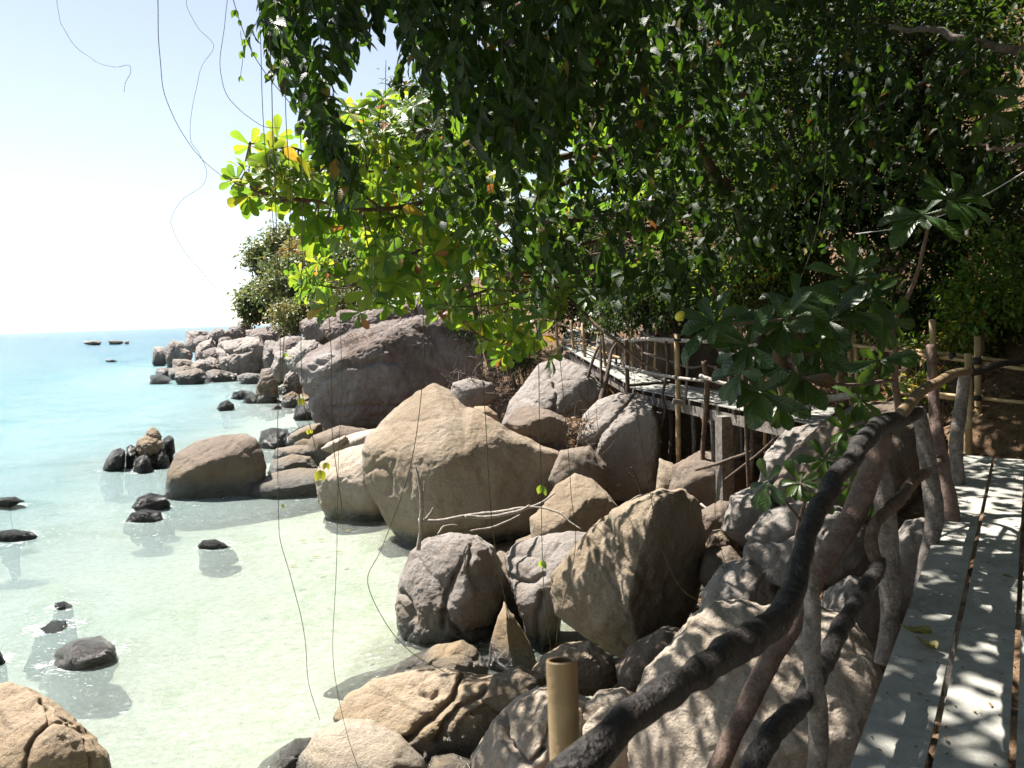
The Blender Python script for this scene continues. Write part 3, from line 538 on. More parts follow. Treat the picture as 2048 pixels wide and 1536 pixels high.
# the stack of broken rocks
W('cap stone on top of the broken rock stack', [(289,880),(293,862),(305,853),(315,858),(324,872),(322,885),(300,888)], 24.2, .35, mat='rock_tan', foam=0)
W('grey brown middle block of the broken rock stack', [(268,905),(274,880),(290,870),(318,872),(328,885),(326,905),(300,918),(275,922)], 24.0, .6, mat='rock_tan', foam=0)
W('large dark lower block of the broken rock stack', [(296,955),(300,905),(325,892),(338,915),(342,945),(330,962)], 23.9, .6)
W('black front stone at the foot of the broken rock stack', [(264,955),(268,918),(290,906),(302,918),(306,950),(290,962)], 23.2, .5)
W('shiny black left slab of the broken rock stack', [(202,944),(212,918),(225,900),(240,894),(252,902),(250,935),(240,950),(215,955)], 23.6, .6)
W('narrow dark stone wedged in the broken rock stack', [(250,945),(252,895),(262,888),(272,895),(272,940),(262,952)], 23.9, .4)
W('right hand block of the broken rock stack', [(322,905),(326,878),(338,869),(348,876),(351,905),(342,918)], 24.6, .5)
# mid distance
W('brown boulder with a chiselled face before the headland', [(510,810),(513,770),(525,752),(545,748),(556,765),(558,795),(545,812)], 42.5, .7, mat='rock_brown')
W('flat dark rock like a loaf off the headland', [(461,797),(466,784),(485,780),(505,783),(508,792),(495,800)], 45, .6)
W('dark hump of rock in the surf nearest the loaf rock', [(432,818),(440,805),(455,799),(468,808),(470,818),(450,824)], 39.5, .5)
W('wet rock beside the chiselled boulder', [(484,808),(490,792),(508,785),(520,800),(515,815)], 42.6, .5)
W('brown rock at the left foot of the largest boulder', [(560,818),(565,792),(585,782),(600,790),(602,815),(585,826)], 40, .7, mat='rock_brown')
W('tall brown rock behind the chiselled boulder', [(562,790),(570,750),(590,732),(605,745),(606,785),(585,800)], 43.5, .8, mat='rock_far')
W('jagged dark rock in the surf left of the largest boulder', [(585,838),(592,812),(608,802),(622,815),(626,840),(605,850)], 34.5, .6)
W('rock awash at the foot of the largest boulder', [(582,868),(600,852),(622,850),(635,862),(620,876),(595,878)], 29.5, .5)
# headland
HG = 'rocks piled on the headland'
def H(label, x0, y0, x1, y1, Y, th=1.5, mat='rock_far', lvl=6, **k): return B('headland_rock', label, [(x0 - 4, y0 - 2), (x1 + 4, y1 + 3)], Y, th, mat, lvl, facets=[(-.5 + .2 * math.sin(x0), -.45, .75, .6), (.4 * math.sin(y0), -.95, .05, .62), (.6, -.3, .7, .7)], rough=k.pop('rough', .07), cat='rock', group=HG, fine=4, e=.72, smooth_sil=3, **k)
H('broad brown rock in the middle of the headland slope', 408, 716, 446, 756, 67, 1.6)
H('grey rock below the dark dome on the headland', 545, 705, 590, 762, 52, 1.6, mat='rock_grey')
H('low brown rock between the headland and the chiselled boulder', 520, 738, 568, 772, 53, 1.4)
H('tumbled block under the dark smooth slab', 488, 676, 530, 706, 71, 1.5)
H('dark stone in the hollow left of the biggest headland rock', 410, 696, 440, 730, 70, 1.3)
H('outermost rounded rock at the tip of the headland', 307, 694, 334, 733, 88, foam=.5)
H('squat rock second from the headland tip', 332, 684, 380, 735, 84, 2, foam=.5)
H('long sloping slab on the headland crest', 370, 662, 432, 702, 80, 2.5, lvl=6)
H('pale block in front of the sloping headland slab', 393, 682, 436, 735, 74, 2, mat='rock_grey')
B('headland_rock', 'biggest pale rounded rock of the headland', [(430,700),(440,682),(470,678),(495,672),(520,675),(535,695),(545,720),(540,750),(515,764),(480,772),(455,760),(440,735)], 64, 2.6, 'rock_grey', 6, facets=[(-.4,-.5,.77,.6)], rough=.07, cat='rock', group=HG, fine=4, cracks=[((4,.35),(432,690),(452,705),(480,705),(500,700)), ((4,.3),(452,765),(455,735),(445,710))], foam=.5)
H('dark smooth slab on the headland under the trees', 498, 652, 600, 694, 74, 3.5, mat='rock_mauve', lvl=6)
H('dark dome between the smooth slab and the largest boulder', 550, 674, 620, 716, 60, 2.5, mat='rock_mauve', lvl=6)
H('brown buttress right of the biggest headland rock', 528, 680, 576, 752, 61, 1.8)
H('small rounded rock low before the squat headland rock', 345, 719, 386, 746, 72, 1.5, foam=.4)
H('dark wet rock left of the low headland stones', 315, 736, 348, 756, 68, 1.3, foam=.6)
H('brown rock with a diagonal joint at the headland waterline', 341, 733, 384, 768, 64, 1.4, foam=.6)
H('cracked low dome at the headland waterline', 354, 739, 411, 772, 58.5, 1.5, foam=.6)
H('black wet stone lowest at the left of the headland', 301, 751, 336, 769, 59.5, 1, mat='rock_wet', foam=.8)
H('rubble heap stone between the pale block and the low dome', 382, 722, 438, 756, 65, 1.4)
H('sloping wet apron below the biggest headland rock', 408, 741, 470, 772, 60, 1.4, foam=.6)
H('low grey rock awash right of the biggest headland rock', 478, 747, 530, 770, 57, 1.3, foam=.6)
H('upper knob of rock beneath the headland trees', 476, 644, 500, 666, 84, 1.2, mat='rock_mauve')
H('tumbled rock left of the upper knob', 458, 654, 486, 680, 80, 1.2)
H('dark angular rock on the headland crest', 424, 659, 448, 682, 79, 1.1)
H('flat stone beside the dark angular crest rock', 446, 661, 466, 676, 79.5, 1.0)
H('round stone tucked above the biggest headland rock', 438, 676, 466, 696, 72, 1.0)
H('brown stone behind the pale headland block', 391, 672, 420, 700, 77, 1.2)
H('pale rock shoulder directly left of the largest boulder', 575, 684, 655, 748, 40, 1.6, mat='rock_grey', lvl=6)
H('dark boulder in the bushes above the largest boulder', 604, 634, 652, 680, 52, 1.6, mat='rock_mauve')
H('purple grey boulder behind the crown of the largest boulder', 650, 622, 740, 690, 44, 2, mat='rock_mauve')
H('grey rock under the bushes right of the purple boulder', 730, 610, 800, 660, 42, 1.6, mat='rock_mauve')
H('shaded rock at the bush line behind the largest boulder', 800, 590, 870, 650, 40, 1.6, mat='rock_mauve')
OG = 'skerries off the headland'
def K(label, x0, y0, x1, y1, Y): return B('skerry', label, [(x0, y0), (x1, y1)], Y, 2.2, 'rock_far', 5, rough=.08, cat='rock', group=OG, fine=4, foam=.6)
K('left and longer skerry far off the headland', 168, 681, 204, 691, 222)
K('middle skerry far off the headland', 216, 680, 246, 691, 222)
K('small round skerry right of the middle one', 249, 681, 259, 690, 222)
K('lone low skerry halfway to the headland tip', 210, 718, 233, 727, 104)

def rubble(label, pts, lo, hi, mat):
    V0, F0 = ico(3); Vs, Fs, n = [], [], 0
    for k, (x, y) in enumerate(pts):
        sz = RNG.uniform(lo, hi); q = V0 * (1 + .5 * perlin(V0 * 1.1 + k * 3.7) + .2 * perlin(V0 * 2.7 + k))[:, None] * sz * RNG.uniform(.6, 1.1, 3)
        Vs.append(q + (x, y, float(gz(x, y)) + sz * .12)); Fs.append(F0 + n); n += len(V0)
    o = put('rubble', np.vstack(Vs), np.vstack(Fs), M[mat], kind='stuff'); tag(o, label, 'rubble')
def along(line, n, spread):
    P = smooth_path(np.column_stack([np.array(line, float), np.zeros(len(line))]), n)[:, :2]; return P + RNG.normal(size=P.shape) * spread
rubble('broken stones filling the gaps of the headland shore', along([(-13,46),(-19,57),(-24,64),(-30,74),(-33,82)], 14, 1.2), .4, .8, 'rock_far')
rubble('broken stones on top of the headland below the trees', along([(-12,52),(-19,66),(-25,78),(-28,88)], 16, 1.6), .4, .9, 'rock_far')
rubble('stones along the shore behind the largest boulder', along([(-4,22),(-7,30),(-10,38),(-13,45)], 26, .9), .3, .7, 'rock_brown')
rubble('stones and pebbles in the gaps under the big boulders', along([(.6,12.3),(1.6,12.5),(2.8,11),(2.4,9),(2.2,8),(2.6,6.5)], 150, .4), .08, .24, 'rock_brown')

# ---------------------------------------------------------------- sea surface with real waves
sx = np.concatenate([-np.geomspace(9000, 22, 90)[:-1], np.linspace(-22, 3, 330), np.geomspace(3.2, 9000, 40)])
sy = np.concatenate([np.linspace(-8, 3, 20, endpoint=False), np.linspace(3, 26, 300, endpoint=False), np.linspace(26, 90, 260, endpoint=False), np.geomspace(90, 15000, 120)])
SX, SY = np.meshgrid(sx, sy); sxr, syr = SX.ravel(), SY.ravel()
inb = (abs(sxr) < 60) & (syr < 125)
dep = np.full(len(sxr), 5.0); dep[inb] = -gz(sxr[inb], syr[inb])
out = np.clip(np.maximum(abs(sxr) - 30, syr - 60) / 220, 0, 1) ** .7; dep[~inb] = 2.6; dep = np.where(inb, np.minimum(dep, 2.6), dep); dep = dep * (1 - out) + 5.0 * out
far = 1 / (1 + (np.hypot(sxr, syr) / 120) ** 2)
pw = np.column_stack([sxr * .8 + syr * .25, syr * 1.3 - sxr * .3, sxr * 0])
amp = np.clip(dep * .5 + .25, .12, 1)
Zw = far * amp * (.045 * fbm(pw * .45, 3) + .022 * perlin(pw * 2.1) + .009 * perlin(pw * 5.3))
fo = np.zeros(len(sxr))
for (x, y, r, s) in ROCKWATER:
    d = (np.hypot(sxr - x, syr - y) - r * .8) / (.22 + .22 * r); fo = np.maximum(fo, s * np.exp(-np.clip(d, 0, 9) ** 2))
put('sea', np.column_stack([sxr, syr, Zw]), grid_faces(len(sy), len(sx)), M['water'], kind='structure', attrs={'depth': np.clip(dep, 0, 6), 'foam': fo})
#@@PART2
# ---------------------------------------------------------------- near boardwalk
FWD = unit(ray(2070, 525)); SIDE = unit(np.cross(FWD, (0, 0, 1)))
EDGE = atz(1712, 1500, 2.5)
def deckpt(s, t, h=0.0): return EDGE + SIDE * s + FWD * t + np.array((0, 0, h))
def s_at(x, y):                # sideways offset of a pixel on the deck plane
    n = unit(np.cross(SIDE, FWD)); d = ray(x, y); k = ((EDGE - CAM) @ n) / (d @ n); q = CAM + d * k - EDGE
    return q @ SIDE, q @ FWD
sG1, _ = s_at(1868, 1480); sG2, _ = s_at(2026, 1480); _, tEND = s_at(1935, 912); _, tJ = s_at(1900, 1330)
bw = empty('boardwalk', deckpt(0, 2), 'near boardwalk of three pale green grey boards with dark gaps', 'boardwalk')
gap = .011
cols = [(0, sG1 - gap), (sG1 + gap, sG2 - gap), (sG2 + gap, sG2 + gap + (sG2 - sG1) - .03), (sG2 * 2 - sG1 + gap * 2, sG2 * 2 - sG1 + .25)]
def plank(parent, c, th=.018):
    c = np.asarray(c, float); lo = c - (0, 0, th); V, f = box8(np.vstack([lo, c])); return put('plank', V, f, M['plank'], parent, smooth=False)
for k, (a, b) in enumerate(cols):
    cuts = [-3.2, tJ - 2.4, tJ + .04 * k, tJ + 2.4 + .03 * k, tEND + (.03, -.02, .05, 0)[k]]
    for q in range(4):
        h = random.uniform(-.002, .003); t0, t1 = cuts[q] + .003, cuts[q + 1] - .003
        plank(bw, [deckpt(a, t0, h), deckpt(b, t0, h), deckpt(b, t1, h + .001), deckpt(a, t1, h + .001)])
sc = Acc()
for (a, b) in cols:
    for q in range(26):
        for s_ in (a + .035, b - .035):
            t_ = -.6 + q * .35
            if t_ < tEND - .1:
                ang = np.linspace(0, 2 * np.pi, 9)[:-1]; sc.add(np.array([deckpt(s_ + .005 * math.cos(k), t_ + .005 * math.sin(k), .0055) for k in ang]), [tuple(range(8))])
sc.put('screw_heads', M['tie'], bw, kind='stuff')
for q in range(9):
    t = -2.6 + q * 1.05
    if t < tEND: V, f = bar(deckpt(.03, t, -.065), deckpt(sG2 * 2.4, t, -.065), .06, .08); put('joist', V, f, M['beam'], bw, smooth=False)
for s_ in (.10, sG2 + .12): V, f = bar(deckpt(s_, -3, -.165), deckpt(s_, tEND - .1, -.165), .06, .11); put('beam', V, f, M['beam'], bw, smooth=False)
for t_ in (.6, 2.9):
    for s_ in (.10, sG2 + .12):
        a = deckpt(s_, t_, -.22); zb = float(gz(a[0], a[1])) - .4; V, f = bar(a, (a[0], a[1], zb), .09, .09, up=(1, .2, 0)); put('support_post', V, f, M['beam'], bw, smooth=False)

# ---------------------------------------------------------------- near branch railing
def railY(x):                   # distance of the railing plane under a pixel column
    return np.interp(x, [1090, 1150, 1250, 1400, 1500, 1600, 1700, 1790, 1900], [1.12, 1.10, 1.24, 1.55, 1.83, 2.2, 2.95, 4.1, 5.3])
def path(pts): return np.array([at(x, y, Y) for x, y, Y in pts])
def wpx(ws, pts): return np.array([w_ * Y / F / 2 for w_, (x, y, Y) in zip(ws, pts)])
nr = empty('branch_railing', deckpt(-.1, 1, -.2), 'near railing of knobbly dark branches and crooked posts along the boardwalk', 'railing')
pts = [(x, y, float(railY(x))) for x, y in [(1120,1566),(1200,1500),(1262,1432),(1320,1392),(1400,1340),(1460,1300),(1520,1268),(1564,1228),(1588,1182),(1594,1146),(1604,1108),(1616,1070),(1630,1030),(1656,988),(1668,955),(1700,925),(1722,888),(1758,852)]] + [(1800,838,4.4),(1835,826,4.8)]
V, f = tube_arr(path(pts), wpx([96,82,70,64,63,64,62,55,50,49,45,42,42,40,40,38,38,36,32,26], pts), n=170, sides=24, knob=.25, seed=3)
put('handrail', V, f, M['bark_dark'], nr)
pts = [(1488,1566,1.9),(1525,1495,2.0),(1568,1440,2.15),(1600,1412,2.3),(1632,1352,2.5),(1655,1312,2.65),(1680,1258,2.8),(1720,1195,3.1),(1752,1142,3.4),(1766,1118,3.5)]
V, f = tube_arr(path(pts), wpx([50,48,44,42,40,38,36,33,30,14], pts), n=90, sides=14, knob=.28, seed=5); put('lower_rail', V, f, M['bark_dark'], nr, label='lower rail of dark wavy branch')
pts = [(1752,1120,3.55),(1742,1085,3.6),(1750,1050,3.65),(1775,1020,3.8),(1800,998,4.0),(1825,965,4.4),(1850,945,4.8),(1880,920,5.3)]
V, f = tube_arr(path(pts), wpx([22,26,24,24,24,22,20,18], pts), n=60, sides=10, knob=.3, seed=6); put('lower_rail', V, f, M['bark_tree'], nr, label='twisted thinner end of the lower rail')
def post(nm, pts, ws, mat, label=None, knob=.14, seed=1, n=60, sides=12, par=nr):
    V, f = tube_arr(path(pts), wpx(ws, pts), n=n, sides=sides, knob=knob, seed=seed); return put(nm, V, f, mat, par, label=label)
post('post', [(1612,1112,2.42),(1624,1200,2.40),(1623,1310,2.36),(1636,1425,2.34),(1636,1566,2.3),(1640,1800,2.28)], [26,33,36,40,40,40], M['bark_grey'], 'smooth pale brown post nearest the camera')
post('brace', [(1766,866,4.0),(1745,930,3.9),(1708,1030,3.75),(1660,1105,3.6),(1590,1235,3.45),(1535,1330,3.3),(1480,1440,3.2),(1420,1570,3.1)], [34,46,48,46,44,44,42,42], M['bark_red'], 'reddish brace leaning out from the handrail', .1, 2)
post('post', [(1752,905,4.0),(1766,980,3.98),(1774,1080,3.95),(1782,1170,3.92),(1780,1260,3.9),(1764,1330,3.85)], [34,42,44,46,40,34], M['bark_grey'], 'mottled grey post at the boardwalk edge', .12, 3)
post('post', [(1836,815,4.9),(1850,890,4.9),(1861,960,4.85),(1868,1040,4.8),(1850,1130,4.75),(1840,1190,4.7)], [24,32,34,34,28,26], M['bark_grey'], 'slightly bent grey post', .12, 4)
post('post', [(1862,690,5.6),(1868,800,5.5),(1874,870,5.4),(1888,950,5.3),(1902,1030,5.2),(1908,1080,5.2)], [18,22,26,30,32,30], M['bark_red'], 'post with peeling bark', .16, 5)
post('post', [(1930,745,6.3),(1922,810,6.3),(1912,880,6.2),(1918,960,6.1),(1926,1010,6.1)], [20,26,26,24,22], M['bark_grey'], 'crooked grey post at the boardwalk end', .16, 6)
M['bamboo_old'] = wood_mat('old_bamboo', (.26, .18, .10), (.14, .09, .05), (.38, .28, .16), 1.5, .2, .6)
post('bamboo_rail', [(1797,834,4.35),(1822,805,4.6),(1845,780,4.9),(1875,765,5.3),(1905,748,5.7),(1938,742,6.2)], [26,24,22,20,18,16], M['bamboo_old'], 'curved bamboo rail end', .02, 7)
post('bamboo_rail', [(1925,748,6.3),(1960,742,6.8),(2000,728,7.4),(2060,722,8.0)], [16,15,13,12], M['bark_dark'], 'dark rail running on past the boardwalk end', .2, 8)
# hollow bamboo stub at the front
bp = empty('bamboo_post', at(1125, 1700, 1.27), 'hollow bamboo stub standing in front of the pale rocks', 'bamboo')
top, bot = at(1123, 1322, 1.25), at(1146, 1900, 1.18); ax = unit(top - bot); rr_ = 64 * 1.25 / F / 2
zs = np.array([0, .5, .62, .635, .65, .8, .97, 1.0]); V, f = tube_arr([bot + (top - bot) * z for z in zs], [rr_, rr_, rr_, rr_ * 1.03, rr_, rr_, rr_, rr_ * 1.0], sides=40, smooth=False, cap=False)
put('culm', V, f, M['bamboo'], bp)
V, f = tube_arr([top + ax * .0003, top + ax * .0003 - ax * .002, top - ax * .08, top - ax * .12], [rr_ * .78, rr_ * .78, rr_ * .78, 0.001], sides=40, smooth=False, cap=False)
put('hollow', V, f, M['hole'], bp)
th = np.linspace(0, 2 * np.pi, 41)[:-1]; A_ = unit(np.cross(ax, (0, 1, 0))); B_ = np.cross(ax, A_); rg = np.cos(th)[:, None] * A_ + np.sin(th)[:, None] * B_
V = np.vstack([top + rg * rr_ * 1.0, top + ax * .0015 + rg * rr_ * .97, top + ax * .0015 + rg * rr_ * .80, top + rg * rr_ * .775])
i = np.arange(40); j = (i + 1) % 40; f = np.vstack([np.column_stack([k * 40 + i, k * 40 + j, k * 40 + 40 + j, k * 40 + 40 + i]) for k in range(3)])
put('rim', V, f, M['bamboo'], bp)

# ---------------------------------------------------------------- bamboo fence beyond the boardwalk, right
bf = empty('bamboo_fence', at(1900, 880, 8.6), 'bamboo fence with paired rails beyond the boardwalk end', 'fence')
def bam(nm, a, b, wd, par, sides=10, mat='bamboo'):
    pa, pb = at(*a), at(*b); L = np.linalg.norm(pb - pa); nn = max(3, int(L / .28)); P_, r_ = [], []
    for k in range(nn + 1):
        q = pa + (pb - pa) * k / nn; r0 = wd * (a[2] + (b[2] - a[2]) * k / nn) / F / 2
        d = unit(pb - pa) * .012
        if 0 < k < nn: P_ += [q - d, q, q + d]; r_ += [r0, r0 * 1.16, r0]
        else: P_ += [q]; r_ += [r0]
    V, f = tube_arr(P_, r_, sides=sides, smooth=False, wob=.012, seed=int(a[0])); return put(nm, V, f, M[mat], par)
bam('rail', (1690, 688, 10.6), (2075, 742, 7.9), 8, bf); bam('rail', (1740, 690, 10.3), (2075, 730, 8.0), 8, bf); bam('rail', (1800, 779, 9.6), (2075, 808, 7.9), 8, bf); bam('rail', (1800, 786, 9.5), (1960, 800, 8.6), 7, bf)
for x, y0, y1, Y, wd in [(1865, 640, 800, 9.1, 13), (1954, 672, 895, 8.55, 13), (1936, 706, 930, 7.6, 14), (1712, 668, 812, 10.6, 9), (1700, 690, 810, 10.8, 10)]:
    bam('post', (x, y0, Y), (x + 4, y1, Y), wd, bf)
def tie(x, y, Y, wd, ht, par):
    V, f = tube_arr([at(x, y - ht / 2, Y), at(x, y + ht / 2, Y)], wd * Y / F / 2, n=4, sides=10, smooth=False); put('tie', V, f, M['tie'], par)
for x, y, Y, wd, ht in [(1954, 722, 8.5, 17, 14), (1865, 712, 9.05, 17, 12), (1905, 712, 8.9, 12, 13), (1954, 796, 8.5, 16, 10), (1712, 690, 10.55, 13, 8), (1936, 744, 7.55, 18, 8)]: tie(x, y, Y, wd, ht, bf)
for x, Y in [(1688, 11.5), (1702, 11.7), (1724, 11.6)]: pass
cg = 'upright canes in the thicket'
for x, y0, y1, Y, lab in [(1689, 525, 655, 11.6, 'left bamboo cane upright in the thicket above the fence'), (1708, 535, 668, 11.8, 'middle bamboo cane upright in the thicket above the fence'), (1731, 520, 660, 11.4, 'right bamboo cane upright in the thicket above the fence'), (1541, 640, 740, 12.6, 'thin cane standing behind the broad dark leaves')]:
    o = bam('bamboo_cane', (x, y0, Y), (x - 2, y1 + 60, Y), 7, None); tag(o, lab, 'bamboo', cg)

# ---------------------------------------------------------------- footbridge over the gully
fb = empty('footbridge', at(1400, 820, 14), 'long footbridge of pale boards crossing the gully on timber posts', 'footbridge')
A0, A1 = at(1642, 851, 10.35), at(1682, 815, 12.0)             # near end
C0, C1 = at(1256, 774, 16.5), at(1342, 767, 16.9)              # corner
D0, D1 = at(1121, 695, 21.0), at(1196, 689, 21.3)
E0, E1 = at(1137, 662, 27), at(1192, 656, 27.2)
F0, F1 = at(1144, 648, 29), at(1198, 642, 29.2)
G0, G1 = at(1150, 613, 34), at(1204, 611, 34.2)
def deck(a0, a1, b0, b1, n, m, dz=0):
    for r_ in range(m):
        u0, u1 = r_ / m + .002, (r_ + 1) / m - .002
        for k in range(n):
            v0, v1 = k / n + .012, (k + 1) / n - .012
            q = lambda u, v: (a0 * (1 - u) + b0 * u) * (1 - v) + (a1 * (1 - u) + b1 * u) * v + np.array((0, 0, dz + .003 * ((k * 7 + r_ * 3) % 3)))
            plank(fb, [q(u0, v1), q(u0, v0), q(u1, v0), q(u1, v1)][::1], .02)
deck(A0, A1, C0, C1, 4, 3); deck(C0, C1, D0, D1, 4, 2, .06); deck(D0, D1, E0, E1, 4, 2, .1); deck(F0, F1, G0, G1, 4, 2, .12)
def fbar(nm, a, b, wd, ht, mat='beam'): V, f = bar(a, b, wd, ht); return put(nm, V, f, M[mat], fb, smooth=False)
dn = lambda p, z, t=0: p + np.array((0, 0, -z))
def lerp(a, b, t): return a * (1 - t) + b * t
ins = unit(A1 - A0) * .09
fbar('beam', dn(lerp(A0, C0, .02) + ins, .19), dn(lerp(A0, C0, .97) + ins, .19), .05, .16)
fbar('beam', dn(lerp(A1, C1, .02), .19), dn(lerp(A1, C1, .97), .19), .05, .16)
fbar('beam', dn(lerp(C0, D0, .03) + (.1, 0, 0), .14), dn(lerp(C0, D0, .97) + (.1, 0, 0), .16), .05, .16); fbar('beam', dn(C1, .14), dn(D1, .16), .05, .16)
fbar('beam', dn(D0, .12), dn(E0, .14), .05, .14)
for k in range(13):
    t = (k + .5) / 13; fbar('joist', dn(lerp(A0, C0, t), .062), dn(lerp(A1, C1, t), .062), .045, .075)
for k in range(9):
    t = (k + .5) / 9; fbar('joist', dn(lerp(C0, D0, t), .0), dn(lerp(C1, D1, t), .0), .045, .07)
for (x, y0, y1, Y, wd) in [(1448, 832, 1075, 12.7, 26), (1468, 838, 1000, 13.3, 16), (1486, 838, 980, 13.6, 15), (1158, 735, 790, 19.3, 8), (1130, 708, 745, 20.6, 7)]:
    a, b = at(x, y0, Y), at(x + 3, y1, Y); V, f = bar(a, b, wd * Y / F, wd * Y / F, up=(1, .3, 0)); put('support_post', V, f, M['beam'], fb, smooth=False)
# its rails
fr = empty('footbridge_railing', at(1350, 760, 15), 'crooked stick and bamboo railing along the footbridge', 'railing')
for x0, y0, x1, y1, Y, wd in [(1353, 668, 1358, 975, 14.2, 11), (1260, 652, 1263, 0, 17.6, 6), (1314, 642, 1310, 752, 17.4, 7), (1112, 626, 1117, 745, 21.2, 6), (1141, 640, 1152, 745, 20.4, 6), (1165, 645, 1176, 808, 19.4, 6.5), (1202, 650, 1217, 790, 18.3, 6.5), (1263, 640, 1264, 730, 17.7, 6), (1535, 690, 1530, 890, 11.9, 8), (1676, 740, 1678, 800, 11.0, 9)]:
    if y1: bam('post', (x0, y0, Y), (x1, y1, Y), wd, fr, 8)
for x0, y0, x1, y1, Y, wd in [(1229,648,1232,742,18.5,5), (1296,658,1293,748,16.9,5), (1374,688,1371,800,14.0,6), (1456,702,1459,845,12.9,7), (1478,700,1474,830,13.4,6), (1562,700,1558,850,11.6,7), (1592,708,1597,846,11.4,6), (1622,715,1618,850,11.0,6)]:
    post('post', [(x0, y0, Y), ((x0 + x1) / 2 + 2, (y0 + y1) / 2, Y), (x1, y1, Y)], [wd, wd, wd * .9], M['bark_tree' if int(x0) % 2 else 'bark_grey'], None, .14, int(x0), 24, 8, fr)
for x, y0, y1, Y in [(1424, 838, 1010, 13.2), (1502, 842, 960, 12.4), (1386, 826, 960, 14.3), (1545, 848, 940, 11.8), (1340, 815, 930, 15.3)]:
    post('support_post', [(x, y0, Y), (x + 3, (y0 + y1) / 2, Y), (x - 2, y1, Y)], [9, 10, 9], M['bark_grey'], 'thin stick stilt', .14, int(x), 24, 8, fb)
SP = lambda nm, pts, ws, mat, seed=1, n=40, knob=.16, par=fr: post(nm, pts, ws, M[mat], None, knob, seed, n, 8, par)
SP('post', [(1408,722,13.3),(1414,770,13.3),(1410,845,13.3),(1406,900,13.3),(1404,1012,13.2)], [11,12,12,10,9], 'bark_tree', 11)
SP('post', [(1332,682,14.8),(1335,740,14.8),(1325,790,14.8),(1330,820,14.8),(1321,860,14.8)], [6,6,6,6,4], 'bark_tree', 12)
SP('post', [(1252,680,16.4),(1254,740,16.4),(1256,780,16.4),(1260,808,16.4)], [9,9,9,8], 'bark_tree', 13)
SP('post', [(1200,690,18.2),(1202,730,18.2),(1201,770,18.2)], [6,6,5], 'bark_tree', 14)
SP('post', [(1282,662,17.2),(1286,700,17.2),(1284,740,17.2)], [5,5,5], 'bark_tree', 15)
SP('post', [(1499,720,12.6),(1501,760,12.5),(1497,800,12.5),(1492,905,12.3)], [9,9,8,7], 'bark_grey', 16)
SP('rail', [(1208,632,20.5),(1240,648,19.5),(1270,655,18.4),(1310,678,17.4),(1345,682,16.4),(1375,680,15.4)], [7,8,8,9,9,7], 'driftwood', 17)
SP('rail', [(1200,665,19),(1240,680,18.2),(1290,678,17),(1340,680,15.6),(1420,684,13.9),(1500,690,12.9),(1560,692,12.2)], [7,9,8,9,8,7,6], 'driftwood', 18)
SP('rail', [(1248,732,16.4),(1290,744,15.6),(1352,755,14.2),(1410,762,13.3)], [7,7,7,6], 'driftwood', 19)
SP('rail', [(1400,752,13.3),(1440,765,12.9),(1475,772,12.6),(1530,790,11.9)], [9,8,7,6], 'driftwood', 20)
SP('rail', [(1285,705,17),(1340,722,15.8),(1380,735,15),(1410,730,14.5)], [5,5,5,4], 'twig', 21)
SP('rail', [(1410,728,14.4),(1480,752,13.8),(1560,768,13)], [6,6,5], 'twig', 22)
SP('rail', [(1440,706,14),(1500,715,13),(1560,738,12.2),(1580,745,11.9)], [7,8,8,7], 'driftwood', 23)
SP('rail', [(1470,715,14),(1530,716,13.4),(1590,722,13)], [9,9,9], 'beam', 24, knob=.03)
SP('rail', [(1112,645,21.2),(1145,655,20.6),(1180,664,19.6),(1204,668,18.8)], [5,5,5,5], 'bamboo', 25, knob=.02)
SP('rail', [(1115,677,21.2),(1150,686,20.4),(1172,690,19.6),(1215,708,18.3),(1240,716,17.2)], [5,5,5,6,5], 'bamboo', 26, knob=.02)
for x, y, Y, wd, ht in [(1355, 680, 14.15, 14, 5), (1357, 755, 14.15, 14, 5), (1314, 672, 17.3, 9, 5), (1204, 668, 18.2, 8, 4), (1173, 690, 19.3, 8, 4), (1252, 731, 16.35, 11, 6), (1263, 654, 17.6, 8, 4)]: tie(x, y, Y, wd, ht, fr)
V, f = bar(at(1346, 802, 14.05), at(1370, 806, 14.05), .07, .08); put('block', V, f, M['beam'], fr, smooth=False)

# ---------------------------------------------------------------- leaves
def leaf_tmpl(kind):
    if kind == 'almond': rows = [(0, .03, 0), (.22, .075, .02), (.5, .155, .03), (.74, .215, .01), (.9, .17, -.04), (1.0, .035, -.08)]
    elif kind == 'ovate': rows = [(0, .03, 0), (.18, .21, .02), (.42, .29, .02), (.68, .21, -.03), (1.0, .01, -.12)]
    elif kind == 'lance': rows = [(0, .02, 0), (.4, .17, .03), (1.0, .0, -.08)]
    else: rows = [(0, .02, 0), (.35, .22, .03), (.7, .2, .0), (1, .02, -.06)]
    V, Fq = [], []
    for t, wd, z in rows: V += [(-wd, t, z + wd * .32), (0, t, z), (wd, t, z + wd * .32)]
    for k in range(len(rows) - 1):
        o = k * 3; Fq += [(o, o + 1, o + 4, o + 3), (o + 1, o + 2, o + 5, o + 4)]
    return np.array(V, float), np.array(Fq, np.int32)
LU = lambda n: np.tile((-1., 0., 1.), n // 3)
def LVv(V): return V[:, 1]
TM = {k: leaf_tmpl(k) for k in ('almond', 'ovate', 'lance', 'oval')}
class Leaves:
    def __init__(s): s.P, s.D, s.N, s.S, s.T = [], [], [], [], []
    def add(s, p, d, nrm, size, tone):
        s.P.append(np.atleast_2d(p)); s.D.append(np.atleast_2d(d)); s.N.append(np.atleast_2d(nrm)); s.S.append(np.atleast_1d(size)); s.T.append(np.atleast_1d(tone))
    def arrays(s):
        P, D, N, Sz, T = (np.concatenate(q) for q in (s.P, s.D, s.N, s.S, s.T))
        D = unit(D); X = unit(np.cross(D, N)); N = np.cross(X, D)
        return P, np.stack([X, D, N], 2), Sz, T
